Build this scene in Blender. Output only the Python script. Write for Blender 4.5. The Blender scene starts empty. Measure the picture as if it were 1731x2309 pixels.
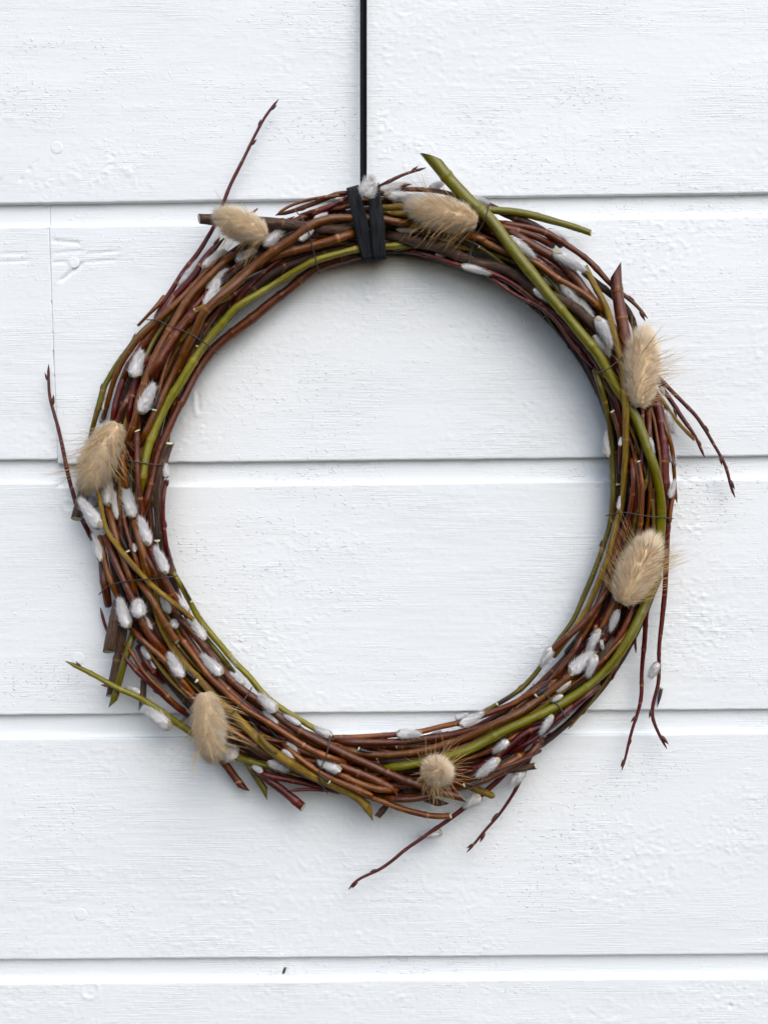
import bpy, math, random
import numpy as np
from mathutils import Vector

random.seed(7)
rng = np.random.default_rng(7)
R = math.radians
# ---------------------------------------------------------------- camera, sky, sun, exposure
S = 0.00023            # metres per photograph pixel on the wall plane
D = 0.70               # camera distance from the wall
HC = 1.60              # height of the picture centre above the ground
CX, CY = 865.5, 1154.5
scn = bpy.context.scene
cam_d = bpy.data.cameras.new('camera')
cam = bpy.data.objects.new('camera', cam_d)
scn.collection.objects.link(cam)
cam.location = (0, -D, HC)
cam.rotation_euler = (R(90), 0, 0)
cam_d.sensor_width = 36.0
cam_d.lens = 36.0 * D / (2309 * S)
cam_d.clip_start = 0.01
cam_d.clip_end = 100
scn.camera = cam

SUN_EL, SUN_AZ = R(44), R(22)       # from above, to the right of the viewer's back
world = bpy.data.worlds.new('World')
scn.world = world
world.use_nodes = True
wn = world.node_tree
sky = wn.nodes.new('ShaderNodeTexSky')
sky.sky_type = 'NISHITA'
sky.sun_disc = False
sky.sun_elevation = SUN_EL
sky.sun_rotation = math.pi - SUN_AZ
sky.air_density = 1.0
sky.dust_density = 2.4
sky.ozone_density = 1.0
bg = wn.nodes['Background']
wn.links.new(sky.outputs['Color'], bg.inputs['Color'])
bg.inputs['Strength'].default_value = 0.13
sun_d = bpy.data.lights.new('sun', 'SUN')
sun_d.energy = 0.95
sun_d.angle = R(60)
sun_d.color = (1.0, 0.995, 0.985)
sun = bpy.data.objects.new('sun', sun_d)
scn.collection.objects.link(sun)
sdir = Vector((math.sin(SUN_AZ) * math.cos(SUN_EL), -math.cos(SUN_AZ) * math.cos(SUN_EL), math.sin(SUN_EL)))
sun.rotation_euler = sdir.to_track_quat('Z', 'Y').to_euler()
sun.location = (0.5, -1.5, 3)
vs = scn.view_settings
vs.view_transform = 'Standard'
vs.look = 'None'
vs.exposure = 0.63
vs.gamma = 1.0
vs.use_curve_mapping = False

# ---------------------------------------------------------------- helpers
def pos(px, py, z):
    """photograph pixel + height above the wall (in wall pixels) -> world point(s)"""
    px, py, z = np.asarray(px, float), np.asarray(py, float), np.asarray(z, float)
    k = 1 - z * S / D
    return np.stack([(px - CX) * S * k, -z * S, HC + (CY - py) * S * k], -1)

def mesh_data(name, verts, faces, mats, fmat=None, uv=None, attrs=None, smooth=True):
    """verts (n,3), faces: list of (k,3)/(k,4) index arrays"""
    me = bpy.data.meshes.new(name)
    verts = np.asarray(verts, np.float32)
    me.vertices.add(len(verts))
    me.vertices.foreach_set('co', verts.ravel())
    loops, starts, tot = [], [], 0
    for f in faces:
        f = np.asarray(f, np.int32)
        if len(f) == 0:
            continue
        loops.append(f.ravel())
        starts.append(tot + np.arange(len(f)) * f.shape[1])
        tot += f.size
    loops = np.concatenate(loops)
    starts = np.concatenate(starts)
    me.loops.add(len(loops))
    me.loops.foreach_set('vertex_index', loops)
    me.polygons.add(len(starts))
    me.polygons.foreach_set('loop_start', starts.astype(np.int32))
    if fmat is not None:
        me.polygons.foreach_set('material_index', np.asarray(fmat, np.int32))
    me.polygons.foreach_set('use_smooth', np.full(len(starts), smooth, bool))
    if uv is not None:
        l = me.uv_layers.new(name='UVMap')
        l.data.foreach_set('uv', np.asarray(uv, np.float32)[loops].ravel())
    for k, v in (attrs or {}).items():
        a = me.attributes.new(k, 'FLOAT', 'POINT')
        a.data.foreach_set('value', np.asarray(v, np.float32))
    for m in mats:
        me.materials.append(m)
    me.update(calc_edges=True)
    me.validate()
    return me

def link(name, data, parent=None):
    o = bpy.data.objects.new(name, data)
    scn.collection.objects.link(o)
    if parent is not None:
        o.parent = parent
    return o

def empty(name, loc):
    o = bpy.data.objects.new(name, None)
    o.empty_display_size = 0.02
    scn.collection.objects.link(o)
    o.location = loc
    return o

def under(o, parent):
    """parent without moving: parents sit at `loc` with no rotation"""
    o.parent = parent
    p, off = parent, Vector((0, 0, 0))
    while p is not None:
        off += p.location
        p = p.parent
    o.location = o.location - off
    return o

# ---------------------------------------------------------------- materials
def new_mat(name):
    m = bpy.data.materials.new(name)
    m.use_nodes = True
    nt = m.node_tree
    return m, nt, nt.nodes, nt.links, nt.nodes['Principled BSDF']

def mixc(nt, fac, a, b, mode='MIX'):
    n = nt.nodes.new('ShaderNodeMix')
    n.data_type = 'RGBA'
    n.blend_type = mode
    for sock, v in ((n.inputs[0], fac), (n.inputs[6], a), (n.inputs[7], b)):
        if hasattr(v, 'links'):
            nt.links.new(v, sock)
        elif isinstance(v, (int, float)):
            sock.default_value = v
        else:
            sock.default_value = (*v, 1)
    return n.outputs[2]

def ramp(nt, src, lo, hi):
    n = nt.nodes.new('ShaderNodeMapRange')
    n.interpolation_type = 'SMOOTHSTEP'
    nt.links.new(src, n.inputs[0])
    n.inputs[1].default_value = lo
    n.inputs[2].default_value = hi
    return n.outputs[0]

def math_n(nt, op, a, b):
    n = nt.nodes.new('ShaderNodeMath')
    n.operation = op
    for i, v in enumerate((a, b)):
        if hasattr(v, 'links'):
            nt.links.new(v, n.inputs[i])
        else:
            n.inputs[i].default_value = v
    return n.outputs[0]

def noise(nt, vec, scale, detail=3, rough=0.55, dist=0.0):
    n = nt.nodes.new('ShaderNodeTexNoise')
    nt.links.new(vec, n.inputs['Vector'])
    n.inputs['Scale'].default_value = scale
    n.inputs['Detail'].default_value = detail
    n.inputs['Roughness'].default_value = rough
    n.inputs['Distortion'].default_value = dist
    return n.outputs['Fac']

def mapping(nt, vec, scale, loc=None):
    n = nt.nodes.new('ShaderNodeMapping')
    nt.links.new(vec, n.inputs['Vector'])
    n.inputs['Scale'].default_value = scale
    if loc is not None:
        nt.links.new(loc, n.inputs['Location'])
    return n.outputs['Vector']

def bark(name, c1, c2, c3, rough=0.42, fissure=0.0, spots=0.5, side=None):
    """bark in twig UV space (u = metres along, v = turn): streaks, patches, pale lenticels, leaf-scar rings"""
    m, nt, N, L, bs = new_mat(name)
    tc = N.new('ShaderNodeTexCoord')
    oi = N.new('ShaderNodeObjectInfo')
    cmb = N.new('ShaderNodeCombineXYZ')
    L.new(math_n(nt, 'MULTIPLY', oi.outputs['Random'], 37.0), cmb.inputs[2])
    L.new(math_n(nt, 'MULTIPLY', oi.outputs['Random'], 11.0), cmb.inputs[0])
    uvw = mapping(nt, tc.outputs['UV'], (1, 1, 1), cmb.outputs[0])
    patch = noise(nt, mapping(nt, uvw, (60, 1.2, 1)), 1.0, 3, 0.6)
    streak = noise(nt, mapping(nt, uvw, (260, 9, 1)), 1.0, 4, 0.65)
    fine = noise(nt, mapping(nt, uvw, (900, 22, 1)), 1.0, 3, 0.6)
    col = mixc(nt, ramp(nt, streak, 0.40, 0.62), c1, c2)
    pf = ramp(nt, math_n(nt, 'ADD', patch, math_n(nt, 'MULTIPLY', math_n(nt, 'SUBTRACT', oi.outputs['Random'], 0.5), 0.18)), 0.48, 0.66)
    col = mixc(nt, pf, col, c3)
    # pale lenticel dots
    vo = N.new('ShaderNodeTexVoronoi')
    L.new(mapping(nt, uvw, (420, 7, 1)), vo.inputs['Vector'])
    vo.inputs['Scale'].default_value = 1.0
    dots = math_n(nt, 'MULTIPLY', math_n(nt, 'SUBTRACT', 1.0, ramp(nt, vo.outputs['Distance'], 0.08, 0.22)), spots)
    col = mixc(nt, dots, col, (0.42, 0.27, 0.15))
    if fissure:
        fz = noise(nt, mapping(nt, uvw, (220, 14, 1)), 1.0, 5, 0.7, 1.2)
        fl = ramp(nt, fz, 0.50, 0.60)
        col = mixc(nt, math_n(nt, 'MULTIPLY', fl, fissure), col, tuple(c * 0.45 for c in c1))
    at = N.new('ShaderNodeAttribute')
    at.attribute_name = 'ring'
    col = mixc(nt, math_n(nt, 'MULTIPLY', at.outputs['Fac'], 0.95), col, (0.42, 0.23, 0.11))
    hsv = N.new('ShaderNodeHueSaturation')
    L.new(col, hsv.inputs['Color'])
    hsv.inputs['Saturation'].default_value = 1.12
    L.new(math_n(nt, 'ADD', 0.66, math_n(nt, 'MULTIPLY', oi.outputs['Random'], 0.72)), hsv.inputs['Value'])
    L.new(hsv.outputs[0], bs.inputs['Base Color'])
    L.new(math_n(nt, 'ADD', rough - 0.1, math_n(nt, 'MULTIPLY', fine, 0.25)), bs.inputs['Roughness'])
    bs.inputs['Specular IOR Level'].default_value = 0.5
    bp = N.new('ShaderNodeBump')
    bp.inputs['Strength'].default_value = 0.7 + 0.5 * fissure
    bp.inputs['Distance'].default_value = 0.0004
    hgt = math_n(nt, 'ADD', math_n(nt, 'MULTIPLY', streak, 0.6), math_n(nt, 'MULTIPLY', dots, 0.5))
    if fissure:
        hgt = math_n(nt, 'SUBTRACT', hgt, math_n(nt, 'MULTIPLY', fl, fissure))
    L.new(hgt, bp.inputs['Height'])
    L.new(bp.outputs[0], bs.inputs['Normal'])
    return m

BARK = {
    'br': bark('red_brown_bark', (0.066, 0.015, 0.006), (0.145, 0.038, 0.012), (0.045, 0.010, 0.007), 0.28),
    'or': bark('orange_brown_bark', (0.112, 0.034, 0.007), (0.205, 0.070, 0.011), (0.062, 0.015, 0.007), 0.28),
    'gr': bark('olive_bark', (0.125, 0.118, 0.008), (0.190, 0.178, 0.013), (0.110, 0.082, 0.009), 0.27, 0, 0.2),
    'dg': bark('dark_olive_bark', (0.066, 0.060, 0.006), (0.110, 0.100, 0.009), (0.065, 0.034, 0.007), 0.3, 0, 0.25),
    'yl': bark('ochre_bark', (0.170, 0.102, 0.007), (0.280, 0.180, 0.015), (0.115, 0.062, 0.008), 0.32, 0.3, 0.3),
    'bg': bark('burgundy_bark', (0.062, 0.007, 0.008), (0.110, 0.016, 0.014), (0.042, 0.007, 0.008), 0.3, 0, 0.25),
    'gb': bark('grey_brown_bark', (0.085, 0.045, 0.028), (0.140, 0.084, 0.053), (0.050, 0.025, 0.018), 0.55, 0.8, 0.25),
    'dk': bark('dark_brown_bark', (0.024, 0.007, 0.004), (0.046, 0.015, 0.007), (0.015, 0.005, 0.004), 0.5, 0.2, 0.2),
}

def cut_wood():
    m, nt, N, L, bs = new_mat('fresh_cut_wood')
    tc = N.new('ShaderNodeTexCoord')
    n1 = noise(nt, mapping(nt, tc.outputs['Object'], (1, 1, 1)), 2500, 4, 0.7)
    L.new(mixc(nt, ramp(nt, n1, 0.35, 0.7), (0.62, 0.64, 0.42), (0.40, 0.40, 0.22)), bs.inputs['Base Color'])
    bs.inputs['Roughness'].default_value = 0.8
    return m
M_CUT = cut_wood()

def fur_mat(name, ca, cb, transl=0.35):
    m, nt, N, L, bs = new_mat(name)
    at = N.new('ShaderNodeAttribute')
    at.attribute_name = 'hue'
    col = mixc(nt, at.outputs['Fac'], ca, cb)
    L.new(col, bs.inputs['Base Color'])
    bs.inputs['Roughness'].default_value = 0.6
    bs.inputs['Specular IOR Level'].default_value = 0.25
    tr = N.new('ShaderNodeBsdfTranslucent')
    L.new(col, tr.inputs['Color'])
    mx = N.new('ShaderNodeMixShader')
    mx.inputs[0].default_value = transl
    L.new(bs.outputs[0], mx.inputs[1])
    L.new(tr.outputs[0], mx.inputs[2])
    L.new(mx.outputs[0], N['Material Output'].inputs['Surface'])
    return m
M_TAIL = fur_mat('beige_grass_fur', (1.0, 0.935, 0.81), (0.975, 0.84, 0.63), 0.45)
M_TAILCORE = fur_mat('grass_head_core', (0.85, 0.68, 0.45), (0.85, 0.68, 0.45), 0.0)
M_AWN = fur_mat('golden_awn', (0.74, 0.54, 0.27), (0.60, 0.36, 0.14), 0.3)
M_CATFUR = fur_mat('silver_catkin_fur', (1.0, 1.0, 0.99), (0.76, 0.75, 0.77), 0.45)
M_CATCORE = fur_mat('catkin_core', (0.86, 0.85, 0.86), (0.78, 0.77, 0.78), 0.0)

def plain(name, c1, c2, rough, scale=900, stretch=(1, 1, 1), bump=0.3, spec=0.4, coord='Object'):
    m, nt, N, L, bs = new_mat(name)
    tc = N.new('ShaderNodeTexCoord')
    n1 = noise(nt, mapping(nt, tc.outputs[coord], stretch), scale, 4, 0.65)
    L.new(mixc(nt, ramp(nt, n1, 0.3, 0.7), c1, c2), bs.inputs['Base Color'])
    bs.inputs['Roughness'].default_value = rough
    bs.inputs['Specular IOR Level'].default_value = spec
    bp = N.new('ShaderNodeBump')
    bp.inputs['Strength'].default_value = bump
    bp.inputs['Distance'].default_value = 0.0003
    L.new(n1, bp.inputs['Height'])
    L.new(bp.outputs[0], bs.inputs['Normal'])
    return m
M_BRACT = plain('catkin_bract', (0.52, 0.50, 0.38), (0.20, 0.14, 0.07), 0.6, 1600)
M_SCALE = plain('black_bud_scale', (0.012, 0.010, 0.012), (0.030, 0.022, 0.022), 0.32, 700)
M_BUD = plain('dark_red_bud', (0.085, 0.026, 0.016), (0.045, 0.014, 0.012), 0.45, 1200)
M_WIRE = plain('dark_wire', (0.035, 0.030, 0.030), (0.060, 0.045, 0.040), 0.45, 2000)
M_RIB = plain('black_ribbon', (0.003, 0.004, 0.005), (0.026, 0.029, 0.034), 0.7, 1.0, (2600, 90, 1), 0.8, 0.10, 'UV')

def paint_mat():
    m, nt, N, L, bs = new_mat('white_wall_paint')
    tc = N.new('ShaderNodeTexCoord')
    ob = tc.outputs['Object']
    lines = noise(nt, mapping(nt, ob, (45, 45, 1500)), 1.0, 3, 0.6, 0.25)      # brush and grain lines along the board
    lines2 = noise(nt, mapping(nt, ob, (140, 140, 420)), 1.0, 3, 0.6, 0.6)
    speck = noise(nt, mapping(nt, ob, (420, 420, 520)), 1.0, 2, 0.5)
    big = noise(nt, mapping(nt, ob, (6, 6, 14)), 1.0, 3, 0.5)
    chips = ramp(nt, speck, 0.60, 0.68)
    L.new(mixc(nt, ramp(nt, big, 0.3, 0.7), (0.748, 0.792, 0.818), (0.78, 0.818, 0.840)), bs.inputs['Base Color'])
    bs.inputs['Roughness'].default_value = 0.48
    bs.inputs['Specular IOR Level'].default_value = 0.35
    h = math_n(nt, 'ADD', math_n(nt, 'MULTIPLY', lines, 0.50), math_n(nt, 'MULTIPLY', lines2, 0.15))
    h = math_n(nt, 'ADD', h, math_n(nt, 'MULTIPLY', math_n(nt, 'MULTIPLY', chips, ramp(nt, big, 0.35, 0.65)), 0.45))
    soft = noise(nt, mapping(nt, ob, (16, 16, 40)), 1.0, 2, 0.5)
    h = math_n(nt, 'MULTIPLY', h, math_n(nt, 'ADD', 0.22, math_n(nt, 'MULTIPLY', ramp(nt, soft, 0.35, 0.68), 1.15)))
    bp = N.new('ShaderNodeBump')
    bp.inputs['Strength'].default_value = 1.0
    bp.inputs['Distance'].default_value = 0.0005
    L.new(h, bp.inputs['Height'])
    L.new(bp.outputs[0], bs.inputs['Normal'])
    return m
M_PAINT = paint_mat()
M_HOLE = plain('bare_dark_wood', (0.05, 0.035, 0.03), (0.11, 0.08, 0.065), 0.8, 1500)

# ---------------------------------------------------------------- the wall: relief of the paint, then planks
G = 3.0
GX0, GY0, GX1, GY1 = -110, -150, 1850, 2460
gw, gh = int((GX1 - GX0) / G) + 1, int((GY1 - GY0) / G) + 1
fy = np.fft.fftfreq(gh)[:, None]
fx = np.fft.rfftfreq(gw)[None, :]
def gnoise(sx, sy, slant=0.0):
    """gaussian noise with correlation lengths in photograph pixels"""
    w = np.fft.rfft2(rng.standard_normal((gh, gw)))
    a, b = sx / G, sy / G
    u, v = fx + slant * fy, fy - slant * fx
    n = np.fft.irfft2(w * np.exp(-2 * math.pi ** 2 * ((u * a) ** 2 + (v * b) ** 2)), s=(gh, gw))
    return n / n.std()
def sstep(x, a, b):
    t = np.clip((x - a) / (b - a), 0, 1)
    return t * t * (3 - 2 * t)
YY, XX = np.meshgrid(GY0 + np.arange(gh) * G, GX0 + np.arange(gw) * G, indexing='ij')
def blob(cx, cy, rx, ry, rot=0.0):
    c, s = math.cos(rot), math.sin(rot)
    dx, dy = XX - cx, YY - cy
    return np.exp(-(((dx * c + dy * s) / rx) ** 2 + ((-dx * s + dy * c) / ry) ** 2))
rough = 0.14 + 0.35 * sstep(gnoise(150, 90), -0.3, 1.6)
for a in ((862, 90, 30, 120), (862, 300, 34, 110), (930, 350, 60, 60), (110, 420, 45, 40), (830, 640, 22, 60), (1480, 560, 110, 110),
          (1600, 480, 90, 60), (1560, 1400, 120, 140), (1400, 1950, 160, 110), (1640, 2240, 120, 60), (600, 2240, 60, 50), (300, 840, 70, 90),
          (440, 960, 60, 60), (250, 380, 120, 60), (560, 1480, 140, 100), (1560, 1160, 60, 80), (1650, 1870, 90, 120)):
    rough = np.maximum(rough, blob(*a))
ch1 = sstep(gnoise(4.4, 2.5, 0.25), 1.2, 1.45)
ch2 = sstep(gnoise(9, 3.0, -0.15), 1.45, 1.7)
ch3 = sstep(gnoise(2.6, 2.6), 1.3, 1.6)
relief = 0.06 * gnoise(80, 40) + 0.022 * gnoise(40, 2.7) * sstep(gnoise(180, 60), -1.2, 1.2) + rough * (0.26 * ch1 + 0.26 * ch3 - 0.26 * sstep(gnoise(3.2, 2.4), 1.6, 1.9)) + (0.2 + 0.5 * rough) * 0.13 * ch2
def groove(x0, y0, x1, y1, depth, w):
    global relief
    L = math.hypot(x1 - x0, y1 - y0)
    tx, ty = (x1 - x0) / L, (y1 - y0) / L
    a = (XX - x0) * tx + (YY - y0) * ty
    d = -(XX - x0) * ty + (YY - y0) * tx
    m = sstep(a, -4, 6) * (1 - sstep(a, L - 10, L + 4))
    relief -= depth * m * np.exp(-(d / w) ** 2)
groove(137, 634, 188, 591, 1.0, 4)
groove(120, 543, 185, 549, 0.7, 4); groove(122, 571, 190, 566, 0.4, 3); groove(195, 572, 270, 566, 0.5, 2.5)
groove(120, 592, 155, 590, 0.5, 3); groove(190, 591, 265, 586, 0.45, 2.5)
groove(64, 384, 71, 377, 0.9, 3); groove(88, 360, 72, 374, 0.3, 2); groove(47, 408, 51, 400, 0.7, 4); groove(-4, 410, 2, 402, 0.9, 4)
groove(438, 880, 441, 932, -0.5, 5); groove(446, 885, 449, 930, 0.5, 4)
groove(188, 2205, 215, 2166, 0.5, 3); groove(228, 2190, 242, 2166, 0.4, 3)
groove(1543, 1080, 1560, 1092, 0.5, 5); groove(1690, 1420, 1694, 1430, 0.6, 3); groove(1558, 1318, 1561, 1324, 0.7, 4)
groove(0, 573, 60, 571, 0.4, 3); groove(0, 591, 70, 587, 0.4, 3)
for cx, cy, rr in ((203, 2231, 20), (155, 1141, 13)):
    q = np.hypot(XX - cx, YY - cy)
    relief += 0.35 * np.exp(-((q - rr) / 4) ** 2) * (0.5 + 0.5 * np.clip(gnoise(12, 12), -1, 1)) - 0.15 * (q < rr - 3)
relief += 2.4 * blob(640, 2190, 24, 20, 0.5) - 2.6 * blob(640, 2193, 8, 15, 0.35) + 0.8 * blob(668, 2186, 6, 16, 0.3) + 0.8 * blob(612, 2200, 6, 14, 0.4)
relief += 0.45 * blob(1035, 2160, 14, 10) - 1.2 * blob(1645, 2269, 3.2, 3.2)
relief += 0.25 * blob(1090, 640, 60, 8, -0.2) + 0.2 * blob(560, 760, 40, 30)
def sample(px, py):
    u = np.clip((px - GX0) / G, 0, gw - 1.001)
    v = np.clip((py - GY0) / G, 0, gh - 1.001)
    i, j = v.astype(int), u.astype(int)
    a, b = v - i, u - j
    h = relief[i, j] * (1 - a) * (1 - b) + relief[i + 1, j] * a * (1 - b) + relief[i, j + 1] * (1 - a) * b + relief[i + 1, j + 1] * a * b
    return h * 1e-3 / S          # mm -> wall pixels

wall = empty('clapboard_wall', (0, 0, HC - 0.6))
wall['label'] = 'white painted horizontal clapboard wall behind the twig wreath'
wall['category'] = 'wall'
MM = 1e-3 / S
def plank(top, bot, xl, xr, jl=None, jr=None):
    """one board: top/bot = functions x->pixel row of the two lap edges; jl/jr = wandering butt-joint edge x(row)"""
    fine = np.arange(max(xl, -60), min(xr, 1790) + 0.1, G)
    left = np.arange(xl, fine[0] - 1, 40.0)
    right = np.arange(fine[-1] + 40, xr + 1, 40.0)
    xs = np.concatenate([left, fine, right])
    yt, yb = top(xs), bot(xs)
    n = int(np.max(yb - yt - 58) / (G if yb[0] > 0 else 12))
    f = np.linspace(0, 1, n)
    # from the bottom lip up: underside, face, narrow ledge, set-back strip that the board above laps over
    rows = [(yb + 0, -9.5 * MM), (yb + 0, -1.0 * MM), (yb + 0, -1.0 * MM), (yb - 0.8, -0.35 * MM)]
    rows += [(yb - 2.6 + (yt + 55 - (yb - 2.6)) * t, 0.0) for t in f]
    rows += [(yt + 53.6, -0.12 * MM), (yt + 53, -0.5 * MM), (yt + 53, -0.5 * MM), (yt + 52.5, -3.4 * MM), (yt + 52.5, -3.4 * MM), (yt + 48, -3.5 * MM),
             (yt + 38, -3.5 * MM), (yt + 25, -3.5 * MM), (yt + 12, -3.5 * MM), (yt - 5, -3.5 * MM), (yt - 40, -3.5 * MM)]
    split = [1, 4 + n + 1, 4 + n + 3]           # hard edges: no faces between these rows and the next
    Y = np.stack([np.broadcast_to(r[0], xs.shape) for r in rows])
    Z = np.stack([np.broadcast_to(r[1], xs.shape) for r in rows]).copy()
    X = np.broadcast_to(xs, Y.shape).copy()
    if jl is not None:
        X += (jl(Y) - xl) * np.clip(1 - (X - xl) / 60, 0, 1)
    if jr is not None:
        X += (jr(Y) - xr) * np.clip(1 - (xr - X) / 60, 0, 1)
    m = len(rows)
    amp = np.ones(m)
    amp[0] = 0.0
    amp[1] = amp[2] = 0.0
    amp[3] = 0.5
    amp[-11:] = [0.5, 0.5, 0.4, 0.4, 0.4, 0.4, 0.4, 0.4, 0.4, 0.4, 0.0]
    Z += sample(X, Y) * amp[:, None]
    wob = np.interp(xs, np.arange(-3000, 5000, 23.0), np.random.default_rng(int(abs(yb[0])) + 3).normal(0, 0.35, 348))
    Y[:4] += wob
    # end returns so that a butt joint has depth
    Zc = np.concatenate([Z[:, :1] * 0 - 9.5 * MM, Z, Z[:, :1] * 0 - 9.5 * MM], 1)
    Xc = np.concatenate([X[:, :1], X, X[:, -1:]], 1)
    Yc = np.concatenate([Y[:, :1], Y, Y[:, -1:]], 1)
    c = Xc.shape[1]
    # boards are flat things: place on the wall plane, height straight out of it
    V = np.stack([(Xc - CX) * S, -Zc * S, HC + (CY - Yc) * S], -1)
    k = np.arange(m * c).reshape(m, c)
    quads = np.stack([k[:-1, :-1], k[:-1, 1:], k[1:, 1:], k[1:, :-1]], -1)
    quads = quads[[i for i in range(m - 1) if i not in split]].reshape(-1, 4)
    me = mesh_data('plank', V.reshape(-1, 3), [quads], [M_PAINT])
    o = link('plank', me)
    return under(o, wall)

def line(y0, y1):
    return lambda x: y0 + (y1 - y0) * np.asarray(x, float) / 1731.0
E0, E1, E3, E4, E5 = line(-106, -128), line(460, 435), line(1613, 1600), line(2165, 2152), line(2735, 2722)
E2 = line(1048, 1028)
E2L = lambda x: 1037.0 + 0 * np.asarray(x, float)
E2T = lambda x: np.where(np.asarray(x, float) < 128, 1037.0, 1048 - 20 * np.asarray(x, float) / 1731)   # what the next course tucks under
XL, XR = -1700, 3400
jn = np.random.default_rng(5).normal(0, 1, 400)
joint = lambda y: 109 + (np.asarray(y, float) - 460) * (131 - 109) / 588
gap = lambda y: 0.05 + 2.0 * np.clip(np.interp(y, np.arange(400, 1200, 7.0), jn[:115]) - 0.15, 0, 1.1)
p0 = plank(line(-680, -702), E0, XL, XR)
p1 = plank(E0, E1, XL, XR)
p2a = plank(E1, E2L, XL, 120, None, lambda y: joint(y) - gap(y))
p2b = plank(E1, E2, 120, XR, lambda y: joint(y) + 0.2 * gap(y), None)
p3 = plank(E2T, E3, XL, XR)
p4 = plank(E3, E4, XL, XR)
p5 = plank(E4, E5, XL, XR)

def lathe(profile, seg, jitter=0.0, r=random):
    """profile: list of (axial, radius) along +X"""
    pr = np.array(profile, float)
    a = np.arange(seg) * 2 * math.pi / seg
    v = np.stack([np.broadcast_to(pr[:, :1], (len(pr), seg)), pr[:, 1:] * np.cos(a), pr[:, 1:] * np.sin(a)], -1)
    k = np.arange(len(pr) * seg).reshape(len(pr), seg)
    q = np.stack([k[:-1], np.roll(k[:-1], -1, 1), np.roll(k[1:], -1, 1), k[1:]], -1).reshape(-1, 4)
    return v.reshape(-1, 3), q
nv, nq = lathe([(0.0000, 0.0033), (0.00010, 0.0031), (0.00016, 0.0028), (0.00018, 0.0020), (0.00018, 0.0010), (0.00017, 0.00001)], 18)
nail_me = mesh_data('nail_head', np.stack([nv[:, 1], -nv[:, 0], nv[:, 2]], -1), [nq], [M_PAINT])
for x, y, p, sc in ((177, 1485, p3, 1.0), (129, 333, p1, 1.0), (183, 2062, p4, 1.0), (167, 592, p2b, 0.9)):
    o = link('nail_head', nail_me)
    o.location = ((x - CX) * S, -0.00010 - float(sample(np.array(x), np.array(y))) * S, HC + (CY - y) * S)
    o.scale = (sc, 1, sc)
    under(o, p)
kv, kq = lathe([(0.0, 0.0016), (0.0004, 0.0012), (0.0006, 0.0006), (0.00062, 0.00001)], 12)
ko = link('knot_hole', mesh_data('knot_hole', np.stack([kv[:, 1] * 0.5, -kv[:, 0], kv[:, 2]], -1), [kq], [M_HOLE]))
ko.location = ((640 - CX) * S, 0.0031, HC + (CY - 2193) * S)
ko.rotation_euler = (0, R(20), 0)
ko.scale = (0.9, 1.2, 1.25)
under(ko, p5)

# ---------------------------------------------------------------- the wreath
def frame(ox, oy, s):
    return lambda *v: [(ox + v[i] * s, oy + v[i + 1] * s) for i in range(0, len(v), 2)]
A = frame(400, 350, 400 / 1658); B = frame(700, 350, 400 / 1658); C = frame(1050, 400, 500 / 1658)
Dd = frame(1250, 800, 450 / 1658); E = frame(1200, 1150, 500 / 1658); F = frame(750, 1550, 550 / 1658)
Gg = frame(350, 1500, 550 / 1658); H = frame(100, 1200, 500 / 1658); I = frame(80, 800, 450 / 1658)
J = frame(200, 450, 450 / 1658); T = frame(0, 0, 900 / 1658)
WC = (874, 1121)        # wreath centre, in photograph pixels
wreath = empty('willow_wreath', (float((WC[0] - CX) * S), 0.0, float(HC + (CY - 1830) * S)))
wreath['label'] = 'round wreath of red-brown and green willow twigs hung on white boards'
wreath['category'] = 'wreath'

# a height field (wall pixels) on which twigs are laid one after another
HG = 2.5
hw, hh = int(1731 / HG) + 80, int(2309 / HG) + 80
HF = np.zeros((hh, hw))
def hidx(x, y):
    return int(round(y / HG)) + 40, int(round(x / HG)) + 40
_disc = {}
def disc(r):
    k = round(r * 2)
    if k not in _disc:
        n = max(1, int(r / HG))
        a = np.arange(-n, n + 1) * HG
        d2 = a[:, None] ** 2 + a[None, :] ** 2
        _disc[k] = (n, np.where(d2 <= r * r, np.sqrt(np.maximum(r * r - d2, 0)), np.nan))
    return _disc[k]
def rest(x, y, r):
    i, j = hidx(x, y)
    n, d = disc(r)
    if i - n < 0 or j - n < 0 or i + n + 1 > hh or j + n + 1 > hw:
        return r
    return max(r, float(np.nanmax(HF[i - n:i + n + 1, j - n:j + n + 1] + d)))
def stamp(x, y, z, r):
    i, j = hidx(x, y)
    n, d = disc(r)
    if i - n < 0 or j - n < 0 or i + n + 1 > hh or j + n + 1 > hw:
        return
    w = HF[i - n:i + n + 1, j - n:j + n + 1]
    np.fmax(w, z + d, out=w)

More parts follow.
